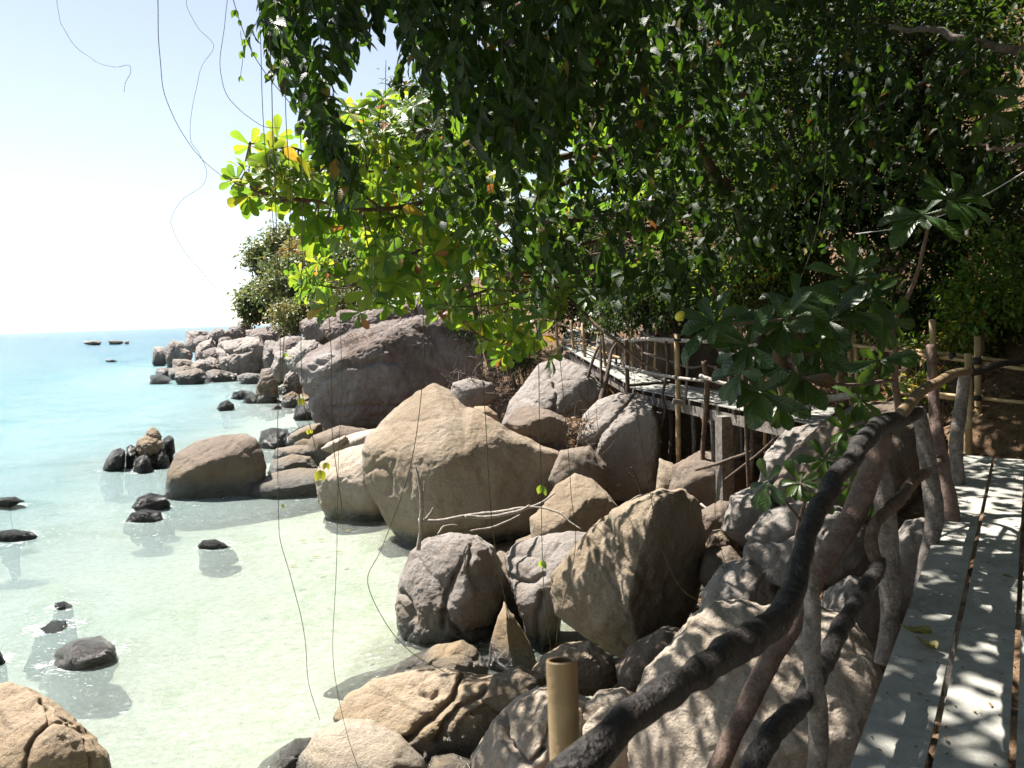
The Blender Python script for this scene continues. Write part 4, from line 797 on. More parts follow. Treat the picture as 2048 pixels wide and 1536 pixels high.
def merged(name, P, Rm, Sz, T, kind, mat, parent, kindtag='stuff'):
    V0, F0 = TM[kind]; n = len(P)
    V = np.einsum('nij,kj->nki', Rm, V0) * Sz[:, None, None] + P[:, None, :]
    Fq = (F0[None] + (np.arange(n) * len(V0))[:, None, None]).reshape(-1, 4)
    return put(name, V.reshape(-1, 3), Fq, M[mat], parent, attrs={'tone': np.repeat(T, len(V0)), 'lu': np.tile(LU(len(V0)), n), 'lv': np.tile(V0[:, 1], n)}, kind=kindtag)
_lm = {}
def lmesh(kind, mat, tone):
    key = (kind, mat, round(tone * 9))
    if key not in _lm:
        V0, F0 = TM[kind]; me = raw_mesh('leaf', V0, F0, True, {'tone': np.full(len(V0), key[2] / 9), 'lu': LU(len(V0)), 'lv': V0[:, 1]}); me.materials.append(M[mat]); _lm[key] = me
    return _lm[key]
def grow(L, kind, mat, parent, base, single=300, rest='leaves'):
    P, Rm, Sz, T = L.arrays(); x, y, d = proj(P)
    inf = (x > 10) & (x < 2038) & (y > 10) & (y < 1526); key = np.where(inf, Sz / d, 0)
    order = np.argsort(-key); one = order[:single]; one = one[key[one] > 0]
    for i in one:
        o = bpy.data.objects.new('leaf', lmesh(kind, mat, float(np.clip(T[i], 0, 1)))); COL.objects.link(o); o.parent = parent
        m = np.eye(4); m[:3, :3] = Rm[i] * Sz[i]; m[:3, 3] = P[i] - base; o.matrix_basis = Matrix(m.tolist())
    keep = np.ones(len(P), bool); keep[one] = False
    if keep.any(): merged(rest, P[keep], Rm[keep], Sz[keep], T[keep], kind, mat, parent)
def rndv(n): return unit(RNG.normal(size=(n, 3)))
def tones(n, lo, hi, old=.03):
    t = RNG.uniform(lo, hi, n); k = RNG.random(n) < old; t[k] = RNG.uniform(.84, 1, k.sum()); return t
def inpoly(x, y, poly):
    P = np.asarray(poly, float); r = np.zeros(len(x), bool); j = len(P) - 1
    for i in range(len(P)):
        c = ((P[i, 1] > y) != (P[j, 1] > y)) & (x < (P[j, 0] - P[i, 0]) * (y - P[i, 1]) / (P[j, 1] - P[i, 1] + 1e-9) + P[i, 0]); r ^= c; j = i
    return r
def sample(poly, n, Y0, Y1):
    P = np.asarray(poly, float); lo, hi = P.min(0), P.max(0); X, Yy = [], []
    while sum(map(len, X)) < n:
        x = RNG.uniform(lo[0], hi[0], n * 3); y = RNG.uniform(lo[1], hi[1], n * 3); k = inpoly(x, y, P); X.append(x[k]); Yy.append(y[k])
    x, y = np.concatenate(X)[:n], np.concatenate(Yy)[:n]; return at(x, y, RNG.uniform(Y0, Y1, n)), x, y
def rosette(L, p, ax, size, n, lo, hi, old=.03, droop=.35):
    ax = unit(ax); A = unit(np.cross(ax, (.3, .2, 1))); Bv = np.cross(ax, A); th = np.arange(n) * 2.4 + RNG.uniform(0, 6); el = RNG.uniform(-.1, .8, n)
    d = (np.cos(th)[:, None] * A + np.sin(th)[:, None] * Bv) * np.cos(el)[:, None] + ax * np.sin(el)[:, None]
    d = d + np.array((0, 0, -droop)) * RNG.uniform(.3, 1.3, n)[:, None]
    L.add(np.repeat(p[None], n, 0) + d * .01, d, ax + rndv(n) * .25, size * RNG.uniform(.65, 1.15, n), tones(n, lo, hi, old))
def nearest(pts, p): return pts[np.argmin(((pts - p) ** 2).sum(1))]

# ---- the bright sea almond tree
tb = at(1600, 700, 11.8); tb[2] = float(gz(tb[0], tb[1])) - .1
sa = empty('sea_almond_tree', tb, 'broad leaved tree with sunlit yellow green leaves reaching out over the boulders', 'tree')
trunk = path([(1480,420,11.2),(1430,350,10.9),(1400,300,10.6),(1345,215,10.3),(1310,150,10.1),(1285,90,10)]); trunk = np.vstack([tb, lerp(tb, trunk[0], .5) + (.1, 0, 0), trunk])
V, f = tube_arr(trunk, [.12,.10,.085,.078,.07,.065,.055,.04], n=60, sides=12, knob=.12); put('trunk', V, f, M['bark_tree'], sa)
bpts = []
def branch(pts, ws, par=sa, mat='bark_tree', seed=1):
    Pp = path(pts); V, f = tube_arr(Pp, wpx(ws, pts), n=50, sides=8, knob=.12, seed=seed, wob=.03); put('branch', V, f, M[mat], par); bpts.append(smooth_path(Pp, 40))
branch([(1385,182,10.4),(1290,200,10.0),(1200,216,9.7),(1060,238,9.2),(930,290,8.8),(800,330,8.5),(690,350,8.2)], [20,18,17,14,10,7,4], seed=2)
branch([(1370,195,10.4),(1280,225,10.1),(1180,250,9.8),(1080,268,9.5),(960,300,9.2),(860,260,8.9)], [16,15,13,11,8,4], seed=3)
branch([(1380,262,10.6),(1290,282,10.2),(1150,312,9.8),(1050,330,9.4),(900,385,8.8),(760,420,8.4),(620,402,8.1),(560,398,7.9)], [20,18,15,13,10,8,6,4], seed=4)
branch([(1345,285,10.3),(1230,330,10.0),(1110,375,9.6),(990,440,9.2),(880,480,8.9),(740,560,8.6)], [14,12,10,9,7,4], seed=5)
branch([(1420,395,10.9),(1300,420,10.4),(1150,440,9.8),(1010,440,9.2),(900,390,8.8)], [15,13,11,8,4], seed=6)
branch([(1360,445,10.8),(1250,470,10.3),(1130,500,9.7),(1020,560,9.2),(920,600,8.9)], [13,11,9,7,4], seed=7)
branch([(760,420,8.4),(650,320,8.2),(590,300,8.0),(500,285,7.9)], [7,6,5,3], seed=8)
branch([(620,402,8.1),(560,400,7.95),(500,375,7.85),(460,355,7.8)], [6,6,5,3], seed=9)
branch([(1010,440,9.2),(1045,480,8.8),(1100,560,8.3),(1180,640,7.9),(1260,705,7.6),(1325,745,7.5)], [9,8,7,7,6,4], seed=10)
branch([(1110,375,9.6),(1120,500,9.2),(1060,640,8.9),(1000,690,8.7)], [8,7,5,3], seed=11)
bp_all = np.vstack(bpts)
bright = [(470,358),(495,332),(492,288),(510,268),(545,272),(570,268),(605,298),(640,250),(700,215),(800,180),(880,170),(960,170),(1040,205),(1100,260),(1120,400),(1140,520),(1120,640),(1110,720),(1085,732),(1040,700),(990,720),(955,665),(905,640),(862,600),(820,612),(745,610),(700,642),(640,645),(602,592),(572,545),(640,520),(600,455),(560,432),(520,400),(462,380)]
LA = Leaves(); tw = Acc()
Pp, x_, y_ = sample(bright, 300, 7.6, 9.9)
for p, x, y in zip(Pp, x_, y_):
    b_ = nearest(bp_all, p); ax = unit(unit(p - b_) + np.array((-.15, -.1, .55)))
    rosette(LA, p, ax, RNG.uniform(.17, .235), int(RNG.integers(7, 11)), .22, .76, .04)
    if RNG.random() < .8:
        mid = (p + b_) / 2 + (0, 0, -.06); V, f = tube_arr([b_, mid, p], [.010, .007, .005], n=7, sides=5, cap=False); tw.add(V, f)
for poly, n, y0, y1, lo, hi in [([(1050,120),(1350,60),(1420,230),(1380,420),(1300,560),(1150,640),(1100,500)], 120, 8.2, 11.5, .05, .6), ([(478,360),(492,300),(505,285),(540,290),(600,310),(640,330),(600,400),(530,390)], 22, 7.6, 8.3, .45, .8)]:
    Pp, x_, y_ = sample(poly, n, y0, y1)
    for p in Pp:
        b_ = nearest(bp_all, p); rosette(LA, p, unit(p - b_) + np.array((-.1, -.1, .5)), RNG.uniform(.16, .22), int(RNG.integers(6, 9)), lo, hi, .05)
        V, f = tube_arr([b_, (p + b_) / 2, p], [.010, .007, .005], n=6, sides=5, cap=False); tw.add(V, f)
grow(LA, 'almond', 'leaf', sa, tb, 300); tw.put('twigs', M['bark_tree'], sa, kind='stuff')

# ---- creeper hung tree at the top
cb = np.array((6.2, 6.0, 0.0)); cb[2] = float(gz(cb[0], cb[1])) - .1
ct = empty('creeper_tree', cb, 'dark tree hung with creeper leaves along the top of the view', 'tree')
V, f = tube_arr([cb, cb + (-.6, .1, 2.4), (4.6, 6.0, 6.2), (3.2, 5.8, 7.2), (1.4, 5.6, 7.6)], [.2, .17, .13, .1, .06], n=50, sides=12, knob=.12); put('trunk', V, f, M['bark_tree'], ct)
cbr = []
for k, (a, m, b) in enumerate([((3.2,5.8,7.2),(.8,5.4,7.3),(-1.9,5.2,7.2)), ((4.6,6,6.2),(2.4,5.0,6.6),(-.4,4.4,6.8)), ((1.4,5.6,7.6),(0,6.4,7.6),(-1.8,7.0,7.8)), ((4.6,6.0,6.2),(3.6,3.6,7.0),(1.6,1.6,7.2)), ((3.2,5.8,7.2),(2.8,8.2,7.8),(1.0,9.6,8.2))]):
    V, f = tube_arr([a, m, b], [.06, .04, .015], n=30, sides=8, knob=.12, wob=.05, seed=k); put('branch', V, f, M['bark_tree'], ct); cbr.append(smooth_path([a, m, b], 40))
cbr = np.vstack(cbr); LC = Leaves(); LCC = Leaves(); tw = Acc()
topmass = [(505,-80),(528,50),(560,120),(600,170),(632,225),(650,300),(672,300),(668,220),(672,150),(690,70),(760,40),(800,100),(850,140),(930,225),(1010,310),(1070,330),(1100,240),(1180,130),(1260,60),(1300,-80)]
def hang(poly, ns, Y0, Y1, n0, n1, size, lo, hi):
    Pp, _, _ = sample(poly, ns, Y0, Y1)
    for p in Pp:                 # a short hanging strand of leaves
        n = int(RNG.integers(n0, n1)); ln = n * size * .28; t = np.linspace(0, 1, n); sway = RNG.normal(size=3) * (.05, .05, 0)
        q = p + np.outer(t, np.array((0, 0, -ln)) + sway) + np.array((0, 0, ln * .5))
        d = np.column_stack([RNG.normal(size=n) * .55, RNG.normal(size=n) * .55, -.75 + RNG.normal(size=n) * .35])
        LC.add(q, d, rndv(n) * .8 + np.array((-.3, -.6, .5)), size * RNG.uniform(.7, 1.2, n), tones(n, lo, hi, .02))
        if ns < 440: V, f = tube_arr([q[0] + (0, 0, .02), q[-1]], .0025, n=3, sides=4, smooth=False, cap=False); tw.add(V, f)
hang(topmass, 420, 4.6, 6.8, 5, 9, .12, .0, .38)
hang([(600,170),(640,215),(690,300),(720,330),(700,400),(660,330),(620,250)], 30, 5, 6, 5, 9, .12, .1, .5)
hang([(1000,-40),(1560,-40),(1500,140),(1280,260),(1080,330)], 230, 5.2, 8, 4, 8, .11, .0, .35)
hang([(800,150),(880,200),(1000,260),(1080,420),(1110,600),(1050,560),(960,480),(860,360)], 55, 5.4, 7.2, 4, 8, .12, .05, .5)
hang([(1050,100),(1500,60),(1560,300),(1520,520),(1380,600),(1200,600),(1090,480)], 300, 6.6, 9.4, 4, 8, .13, .0, .4)
hang([(1500,60),(2060,60),(2060,330),(1900,420),(1700,520),(1520,520)], 300, 7.0, 9.0, 4, 8, .10, .0, .35)
def dots(n, lo_, hi_, size, ta, tb_):
    q = RNG.uniform(lo_, hi_, (n, 3)); LC.add(q, rndv(n) + np.array((0, 0, -.5)), rndv(n) * .6 + np.array((0, 0, 1.)), size * RNG.uniform(.7, 1.2, n), tones(n, ta, tb_, .02)); return q
def shade_cloud(n, c, rad, size, ta=.05, tb_=.45):
    q = np.asarray(c) + unit(RNG.normal(size=(n, 3))) * np.array(rad) * (RNG.random((n, 1)) ** .33)
    _, yy, dd = proj(q); q = q[(dd < .3) | (yy < 15)]            # unseen leaves kept above the picture, added to shade and dapple the scene
    n = len(q); LCC.add(q, rndv(n) + np.array((0, 0, -.5)), rndv(n) * .6 + np.array((0, 0, 1.)), size * RNG.uniform(.7, 1.2, n), tones(n, ta, tb_, .02))
RNG = np.random.default_rng(5)
for k in range(200):
    c = np.array((RNG.uniform(-3.0, 9), RNG.uniform(-1.5, 13), RNG.uniform(7.0, 9.6)))
    if c[0] > -2.5 + max(0, c[1] - 5.6) * .75: shade_cloud(190, c, (.8, .8, .45), .2, 0, .4)
P, Rm, Sz, T = LCC.arrays(); merged('canopy', P, Rm, Sz, T, 'oval', 'leaf_creeper', ct); grow(LC, 'ovate', 'leaf_creeper', ct, cb, 300); tw.put('creeper_stems', M['stem'], ct, kind='stuff')

# ---- forest behind, small leaves in many clumps
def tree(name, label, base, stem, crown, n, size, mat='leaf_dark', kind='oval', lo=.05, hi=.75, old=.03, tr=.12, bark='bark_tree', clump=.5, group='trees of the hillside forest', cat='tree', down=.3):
    base = np.array(base, float); base[2] = float(gz(base[0], base[1])) - .15
    o = empty(name, base, label, cat, group); stem = [base] + [np.array(q, float) for q in stem]
    V, f = tube_arr(stem, np.linspace(tr, tr * .35, len(stem)), n=30, sides=10, knob=.12, seed=n); put('trunk', V, f, M[bark], o)
    L = Leaves(); tw = Acc(); sp = smooth_path(stem, 40)
    for (c, rad, frac) in crown:
        c, rad = np.array(c, float), np.array(rad, float); m = int(n * frac); nc = max(6, int(rad.prod() ** (1 / 3) * 22 / clump * .5))
        cc = c + unit(RNG.normal(size=(nc, 3))) * rad * (RNG.random((nc, 1)) ** .45)
        for q in cc:
            b_ = sp[np.argmin(np.linalg.norm(sp - q, axis=1) + RNG.random(len(sp)) * .5)]
            V, f = tube_arr([b_, (b_ + q) / 2 + RNG.normal(size=3) * .12, q], [tr * .16, tr * .1, tr * .04], n=8, sides=5, cap=False); tw.add(V, f)
        k = RNG.integers(0, nc, m); off = RNG.normal(size=(m, 3)) * clump * .42 * np.array((1, 1, .75)); P = cc[k] + off
        d = unit(off) * .6 + rndv(m) + np.array((0, 0, -down)); tn = np.clip(tones(m, lo, hi, old) + RNG.uniform(-.12, .12, nc)[k], 0, 1)
        L.add(P, d, rndv(m) * .7 + np.array((0, 0, .8)), size * RNG.uniform(.6, 1.25, m), tn)
    P, Rm, Sz, T = L.arrays(); merged('crown', P, Rm, Sz, T, kind, mat, o); tw.put('limbs', M[bark], o, kind='stuff'); return o
def pc(x, y, Y): return at(x, y, Y)
def cr(x, y, Y, rx, ry, rd, fr): return (at(x, y, Y), (rx * Y / F, rd, ry * Y / F), fr)
T_ = tree
T_('forest_tree', 'tallest dark small leaved tree in the middle of the thicket', (4.6, 12.6, 0), [pc(1560,420,12.4), pc(1600,120,11.8)], [cr(1560,150,11.5,190,190,1.4,.5), cr(1480,420,11.6,150,140,1.0,.5)], 9000, .10)
T_('forest_tree', 'dark tree filling the upper right corner behind the bare limb', (6.3, 11, 0), [pc(1880,420,10.8), pc(1850,100,10.2)], [cr(1850,80,10,210,130,1.2,.45), cr(1780,280,10.6,170,110,1.0,.35), cr(1980,330,10,120,120,.8,.2)], 9000, .10, hi=.6)
T_('forest_tree', 'leafy tree between the almond trunk and the footbridge', (3.6, 17.5, 0), [pc(1330,520,17), pc(1310,330,16.6)], [cr(1290,360,16.5,150,150,1.6,.6), cr(1180,480,16.5,110,90,1.4,.4)], 8000, .12, hi=.8)
T_('forest_tree', 'glossy leaved tree showing through the almond branches high up', (2.6, 20, 0), [pc(1180,420,20), pc(1200,180,19)], [cr(1200,190,18.5,170,130,1.8,1)], 6500, .14, lo=.2, hi=.85)
T_('forest_tree', 'creeper choked tree above the bamboo canes', (5.0, 12.2, 0), [pc(1640,480,11.6), pc(1620,330,11.2)], [cr(1620,470,11,130,150,.9,.6), cr(1560,560,11.2,110,90,.8,.4)], 8000, .085, hi=.7, old=.06)
T_('forest_tree', 'sunlit tree on the slope behind the almond leaves', (-.5, 27, 0), [pc(900,420,26.5), pc(900,260,26)], [cr(900,280,26,170,150,2.6,.6), cr(800,420,26,130,140,2.4,.4)], 9000, .17, lo=.3, hi=.9)
T_('forest_tree', 'pale green tree rising over the almond tips near the sky gap', (-3, 33, 0), [pc(780,420,32.5), pc(800,240,32)], [cr(800,250,32,110,70,2.2,.5), cr(760,380,32,110,110,2.2,.5)], 7000, .18, lo=.35, hi=.9)
T_('forest_tree', 'tree high on the slope behind the top canopy', (6, 24, 0), [pc(1350,220,23.5), pc(1380,60,23)], [cr(1400,80,22.5,200,110,2.4,.6), cr(1300,240,23,110,110,2,.4)], 8000, .15, lo=.1, hi=.8)
T_('forest_tree', 'tree on the upper slope behind the right hand thicket', (9, 17, 0), [pc(1820,150,16.6), pc(1760,0,16)], [cr(1740,60,16,190,120,1.8,.6), cr(1640,270,16,150,120,1.6,.4)], 8000, .13, hi=.75)
T_('forest_tree', 'low bushy tree behind the footbridge bend', (2.2, 22, 0), [pc(1150,560,22), pc(1120,520,21.6)], [cr(1120,540,21.5,110,90,1.6,.6), cr(1010,560,23,90,80,1.6,.4)], 6000, .13, lo=.2, hi=.8)
T_('forest_tree', 'young tree low in the shade above the footbridge rail', (4.2, 15, 0), [pc(1420,580,14.6), pc(1440,540,14.2)], [cr(1400,560,14.2,130,80,.9,.6), cr(1500,600,13,90,70,.7,.4)], 6000, .085, lo=.05, hi=.6)
T_('forest_tree', 'dark tree crowning the hill behind the upper right limb', (12, 22, 0), [pc(1800,40,21.6), pc(1780,-60,21)], [cr(1800,60,21,240,150,2.4,1)], 7000, .16, hi=.6)
T_('forest_tree', 'tall tree on the ridge seen through gaps at the top', (9, 30, 0), [pc(1520,150,29.6), pc(1500,0,29)], [cr(1520,60,29,200,140,3,1)], 7000, .2, lo=.1, hi=.8)
T_('forest_tree', 'shady tree behind the lamp socket', (6.9, 11.5, 0), [pc(1990,520,11.2), pc(1960,400,10.9)], [cr(1960,440,10.8,140,100,.8,.5), cr(1830,430,10.9,130,110,.8,.5)], 7500, .085, hi=.5)
T_('forest_tree', 'low shady bush tree behind the bamboo fence', (5.6, 11.6, 0), [pc(1830,640,11.4), pc(1840,590,11.2)], [cr(1820,610,11,130,80,.7,.6), cr(1950,640,10.6,90,60,.5,.4)], 6000, .075, hi=.55)
T_('forest_tree', 'evergreen tree between the leaning trunk and the tallest tree', (4.9, 16, 0), [pc(1480,430,15.6), pc(1460,300,15.2)], [cr(1450,300,15,150,150,1.3,.6), cr(1560,330,14.6,140,120,1.2,.4)], 9000, .10, hi=.55)
OT = dict(group='unseen trees added around the camera path', tr=.2, clump=1.0, kind='oval')  # unseen trees, added to block the sky behind and right of the camera
for q, (lab, x, y, h, rx) in enumerate([('tall unseen forest tree added on the slope to the right of the boardwalk', 8.5, 4.5, 8, 3.0), ('tall unseen forest tree added beside the boardwalk behind the view', 4.8, -3.5, 7, 3.4), ('spreading unseen tree added on the rocks behind the view', -1.5, -6.5, 6, 3.6), ('unseen forest tree added high on the slope behind the view', 10, -6, 10, 4)]):
    zb = float(gz(x, y)); T_('forest_tree', lab, (x, y, 0), [(x, y, zb + h * .5), (x + .3, y + .3, zb + h)], [((x, y, zb + h * .75), (rx, rx, h * .42), 1)], 9000, .24, hi=.6, **OT)  # the added unseen trees that block the sky
T_('forest_tree', 'dark bushy tree shading the slope behind the footbridge bend', (4.0, 23, 0), [pc(1240,560,22.6), pc(1240,520,22.3)], [cr(1230,560,22,120,90,1.6,.6), cr(1150,600,24,90,60,1.6,.4)], 9000, .13, lo=0, hi=.5)
T_('forest_tree', 'dark bush tree on the slope above the footbridge handrail', (5.2, 18, 0), [pc(1480,560,17.6), pc(1480,520,17.3)], [cr(1450,540,17,140,80,1.4,.6), cr(1340,570,18,100,70,1.2,.4)], 9000, .11, lo=0, hi=.5)
# headland trees
HT = dict(mat='leaf_far', group='trees on the headland', tr=.2, clump=1.3)
T_('headland_tree', 'leftmost pale green tree on the headland leaning over the sea', (-27.5, 82, 0), [pc(520,600,82), pc(520,560,82)], [cr(525,600,82,52,34,2.4,.55), cr(530,520,82,34,40,2,.3), cr(560,480,82,30,26,2,.15)], 13000, .42, lo=.2, hi=.7, **HT)
T_('headland_tree', 'orange tinged tree on the headland', (-22, 72, 0), [pc(610,590,72), pc(620,540,72)], [cr(615,545,72,42,55,2.4,1)], 9000, .38, lo=.72, hi=1.0, **HT)
T_('headland_tree', 'taller green tree behind the orange tinged headland tree', (-20, 80, 0), [pc(640,580,80), pc(640,500,80)], [cr(640,520,80,70,90,3,.6), cr(580,590,76,60,50,2.4,.4)], 13000, .40, lo=.1, hi=.7, **HT)
T_('headland_tree', 'yellow green bush low on the headland by the dark slab', (-19, 64, 0), [pc(600,650,64), pc(610,630,64)], [cr(600,625,64,70,28,2,.7), cr(690,600,60,60,40,2,.3)], 8000, .32, lo=.4, hi=.85, cat='bush', **{k: v for k, v in HT.items()})
T_('headland_tree', 'round pale bush between the headland trees and the almond tips', (-20.5, 68, 0), [pc(600,610,68), pc(600,570,68)], [cr(600,570,68,80,60,2.4,1)], 9000, .34, lo=.2, hi=.75, cat='bush', **HT)
T_('headland_tree', 'green tree behind the almond tips above the largest boulder', (-10, 52, 0), [pc(740,560,52), pc(740,500,52)], [cr(740,510,52,90,90,3,1)], 11000, .30, lo=.1, hi=.7, **HT)
# shrubs
SG = 'shrubs of the undergrowth'
T_('shrub', 'small leaved shrub catching the light at the right edge', at(1960, 700, 9.3), [pc(1970,620,9.3), pc(1985,560,9.2)], [cr(1975,580,9.2,90,70,.5,.6), cr(1990,500,9.4,70,50,.4,.25), cr(1930,640,9.3,70,40,.4,.15)], 2600, .075, tr=.03, lo=.2, hi=.75, clump=.25, group=SG, cat='shrub', mat='leaf')
T_('shrub', 'yellow green weeds behind the paired bamboo rails', at(1890, 760, 9.9), [pc(1890,720,9.9), pc(1895,690,9.8)], [cr(1890,690,9.7,80,50,.4,.7), cr(1850,770,9.6,60,40,.4,.3)], 1500, .06, tr=.02, lo=.4, hi=.9, clump=.2, group=SG, cat='shrub', mat='leaf')
T_('shrub', 'dark green bush right of the largest boulder', (.2, 24, 0), [pc(1020,720,23.6), pc(1030,690,23.4)], [cr(1030,690,23,70,70,1,.6), cr(960,650,25,70,50,1,.4)], 4200, .12, tr=.05, lo=.1, hi=.65, group=SG, cat='shrub', clump=.4, kind='lance')
T_('shrub', 'bright fern like bush under the almond leaves', (-2.2, 31, 0), [pc(880,590,30.6), pc(880,560,30.4)], [cr(880,560,30,60,60,1.2,1)], 3000, .15, tr=.05, lo=.4, hi=.75, group=SG, cat='shrub', clump=.4, kind='lance', mat='leaf')
T_('shrub', 'light leafy shrub left of the creeper choked tree', at(1500, 690, 11.4), [pc(1480,610,11.3), pc(1470,580,11.2)], [cr(1470,570,11.2,70,50,.5,.5), cr(1550,520,11.0,60,60,.5,.5)], 2400, .075, tr=.03, lo=.3, hi=.8, clump=.25, group=SG, cat='shrub', mat='leaf')
T_('shrub', 'grassy dark growth hanging above the rock behind the footbridge', at(1290, 690, 19), [pc(1270,640,18.6), pc(1260,610,18.4)], [cr(1270,620,18.3,110,50,.8,.6), cr(1400,630,17,90,40,.8,.4)], 3600, .13, tr=.03, lo=.0, hi=.4, clump=.3, group=SG, cat='shrub', kind='lance', down=1.2)

# ---- big dark rosettes close to the railing
def broad_shrub(label, base, stems, ros, size, lo, hi, seed=1):
    base = np.array(base, float); o = empty('broad_leaved_shrub', base, label, 'shrub', 'broad leaved shrubs by the railing'); L = Leaves()
    for k, (pts, ws) in enumerate(stems):
        Pp = path(pts); V, f = tube_arr(Pp, wpx(ws, pts), n=40, sides=8, knob=.1, seed=k + seed); put('stem', V, f, M['bark_red'], o)
    for (x, y, Y, n, sc, ax) in ros: rosette(L, at(x, y, Y), ax, size * sc, n, lo, hi, .008, droop=.45)
    grow(L, 'almond', 'leaf_shrub_shaded', o, base, 300)
bb = at(1790, 790, 5.6); bb[2] = float(gz(bb[0], bb[1])) - .05
broad_shrub('shrub with big dark leathery rosettes in front of the footbridge', bb,
  [([(1800,840,5.6),(1790,760,5.5),(1788,680,5.4),(1750,590,5.2),(1700,560,5.0)], [14,14,12,8,5]), ([(1788,690,5.4),(1700,650,5.0),(1650,640,4.8),(1560,640,4.5),(1440,650,4.3)], [10,8,7,6,4]),
   ([(1785,760,5.45),(1700,770,5.2),(1610,760,4.9),(1500,780,4.6)], [9,7,6,4]), ([(1790,640,5.3),(1830,560,5.1),(1860,450,4.9),(1900,410,4.8)], [10,8,6,4])],
  [(1430,648,4.3,11,1.15,(-.5,-.3,.5)), (1568,645,4.5,12,1.2,(-.3,-.5,.6)), (1655,640,4.8,12,1.25,(-.2,-.5,.5)), (1500,690,4.4,9,1.0,(-.5,-.4,.2)), (1520,785,4.5,11,1.05,(-.4,-.6,.3)), (1605,755,4.9,10,1.0,(-.3,-.6,.4)), (1480,745,4.5,8,.9,(-.6,-.4,.2)),
   (1700,560,5.0,11,1.15,(0,-.5,.6)), (1740,590,5.1,9,1.1,(.2,-.5,.5)), (1845,430,4.9,10,1.15,(-.2,-.5,.5)), (1905,400,4.8,9,1.1,(.3,-.5,.5)), (1770,640,5.1,8,1.0,(.2,-.7,.1)), (1590,600,4.6,8,1.0,(0,-.5,.6)), (1700,620,4.9,10,1.1,(0,-.7,.3)), (1640,700,4.9,9,1.0,(-.2,-.7,.1)), (1560,800,4.7,8,1.0,(-.2,-.7,.0)), (1760,720,5.2,7,1.0,(-.2,-.7,.2)), (1985,225,6.9,8,1.25,(0,-.6,-.3)), (1965,180,7.0,7,1.2,(.1,-.6,-.3)), (1180,590,7.8,8,.95,(-.2,-.6,.3)), (1270,560,7.9,8,.9,(-.2,-.6,.3))], .20, .05, .36)
bb = at(1640, 1010, 5.4); bb[2] = float(gz(bb[0], bb[1])) - .05
broad_shrub('low broad leaved plant sprouting between rocks behind the handrail', bb,
  [([(1585,1120,5.9),(1605,1020,5.7),(1640,930,5.5),(1690,860,5.3)], [9,8,7,5]), ([(1600,1040,5.7),(1560,990,5.4),(1530,970,5.2)], [6,5,4])],
  [(1535,962,5.2,6,.95,(-.5,-.5,.4)), (1600,965,5.4,8,.9,(-.2,-.6,.4)), (1650,920,5.4,9,.9,(-.1,-.6,.5)), (1690,860,5.3,9,1.0,(.1,-.6,.5)), (1700,970,5.5,7,.9,(.2,-.6,.3)), (1640,985,5.5,6,.8,(0,-.8,.1)), (1720,800,5.5,8,1.0,(.1,-.6,.5)), (1760,760,5.6,7,1.0,(.2,-.6,.4)), (1745,1000,5.6,5,.8,(.3,-.5,.3))], .19, .15, .6, 5)

# ---- bare limbs seen against the thicket
LG = 'bare limbs crossing the thicket'
def limb(label, pts, ws, mat='bark_tree', seed=1):
    V, f = tube_arr(path(pts), wpx(ws, pts), n=60, sides=10, knob=.12, seed=seed, wob=.03); tag(put('bare_limb', V, f, M[mat]), label, 'branch', LG)
limb('grey brown limb slanting across the upper right corner', [(1780,55,9),(1860,62,8.8),(1930,78,8.6),(1990,92,8.5),(2080,100,8.4)], [8,12,14,16,17], 'bark_grey')
limb('thin limb forking below the upper right limb', [(1960,90,8.6),(1950,112,8.7),(1890,140,8.9),(1800,190,9.2),(1700,240,9.5)], [10,9,8,6,4], 'bark_grey', 3)
limb('long straight stick hanging down through the almond branches', [(1140,-20,7.0),(1190,40,7.0),(1215,150,7.1),(1250,270,7.2),(1272,318,7.2)], [6,6,6,6,4], 'bark_red', 4)
limb('thick dark limb low in the right hand thicket', [(1700,230,11.6),(1790,200,11.2),(1880,170,10.8),(1990,150,10.4)], [14,22,26,30], 'bark_tree', 5)
limb('curved pale twig reaching in from the right edge', [(1962,285,6.2),(1990,298,6.1),(2020,296,6.0),(2070,286,5.9)], [4,6,7,8], 'bark_red', 6)
limb('leaning trunk behind the thicket over the footbridge', [(1545,560,13.5),(1500,450,13.2),(1450,340,12.8)], [18,17,15], 'bark_tree', 7)
limb('upright brown stub behind the broad dark leaves', [(1650,700,11.6),(1640,640,11.6),(1618,590,11.6)], [26,24,18], 'bark_red', 8)

# ---------------------------------------------------------------- hanging vines
VG = 'thin vines hanging from the canopy'
def vine(label, pts, Y, wd=2.4, leaves=(), mat='stem', ls=.055, tone=.62):
    if not isinstance(Y, (list, tuple)): Y = (Y, Y)
    n = len(pts); P = path([(x, y, Y[0] + (Y[1] - Y[0]) * k / max(n - 1, 1)) for k, (x, y) in enumerate(pts)])
    o = empty('hanging_vine', P[0], label, 'vine', VG)
    V, f = tube_arr(P, .62 * wd * (Y[0] + Y[1]) / 2 / F / 2, n=n * 7, sides=5, wob=.006, seed=int(pts[0][0])); put('stem', V, f, M[mat], o)
    for (x, y, s) in leaves:
        Yv = Y[0] + (Y[1] - Y[0]) * np.clip((y - pts[0][1]) / (pts[-1][1] - pts[0][1] + 1e-6), 0, 1); p = at(x, y, Yv)
        for q in range(2):
            d = unit(np.array(((-.35, .35)[q], RNG.normal() * .4, -.9))); m = np.eye(4); X = unit(np.cross(d, (RNG.normal() * .4, -.9, .4))); Nn = np.cross(X, d); sz = ls * s * Yv / 5
            m[:3, :3] = np.stack([X, d, Nn], 1) * sz; m[:3, 3] = p - P[0]
            l = bpy.data.objects.new('leaf', lmesh('ovate', 'leaf', tone)); COL.objects.link(l); l.parent = o; l.matrix_basis = Matrix(m.tolist())
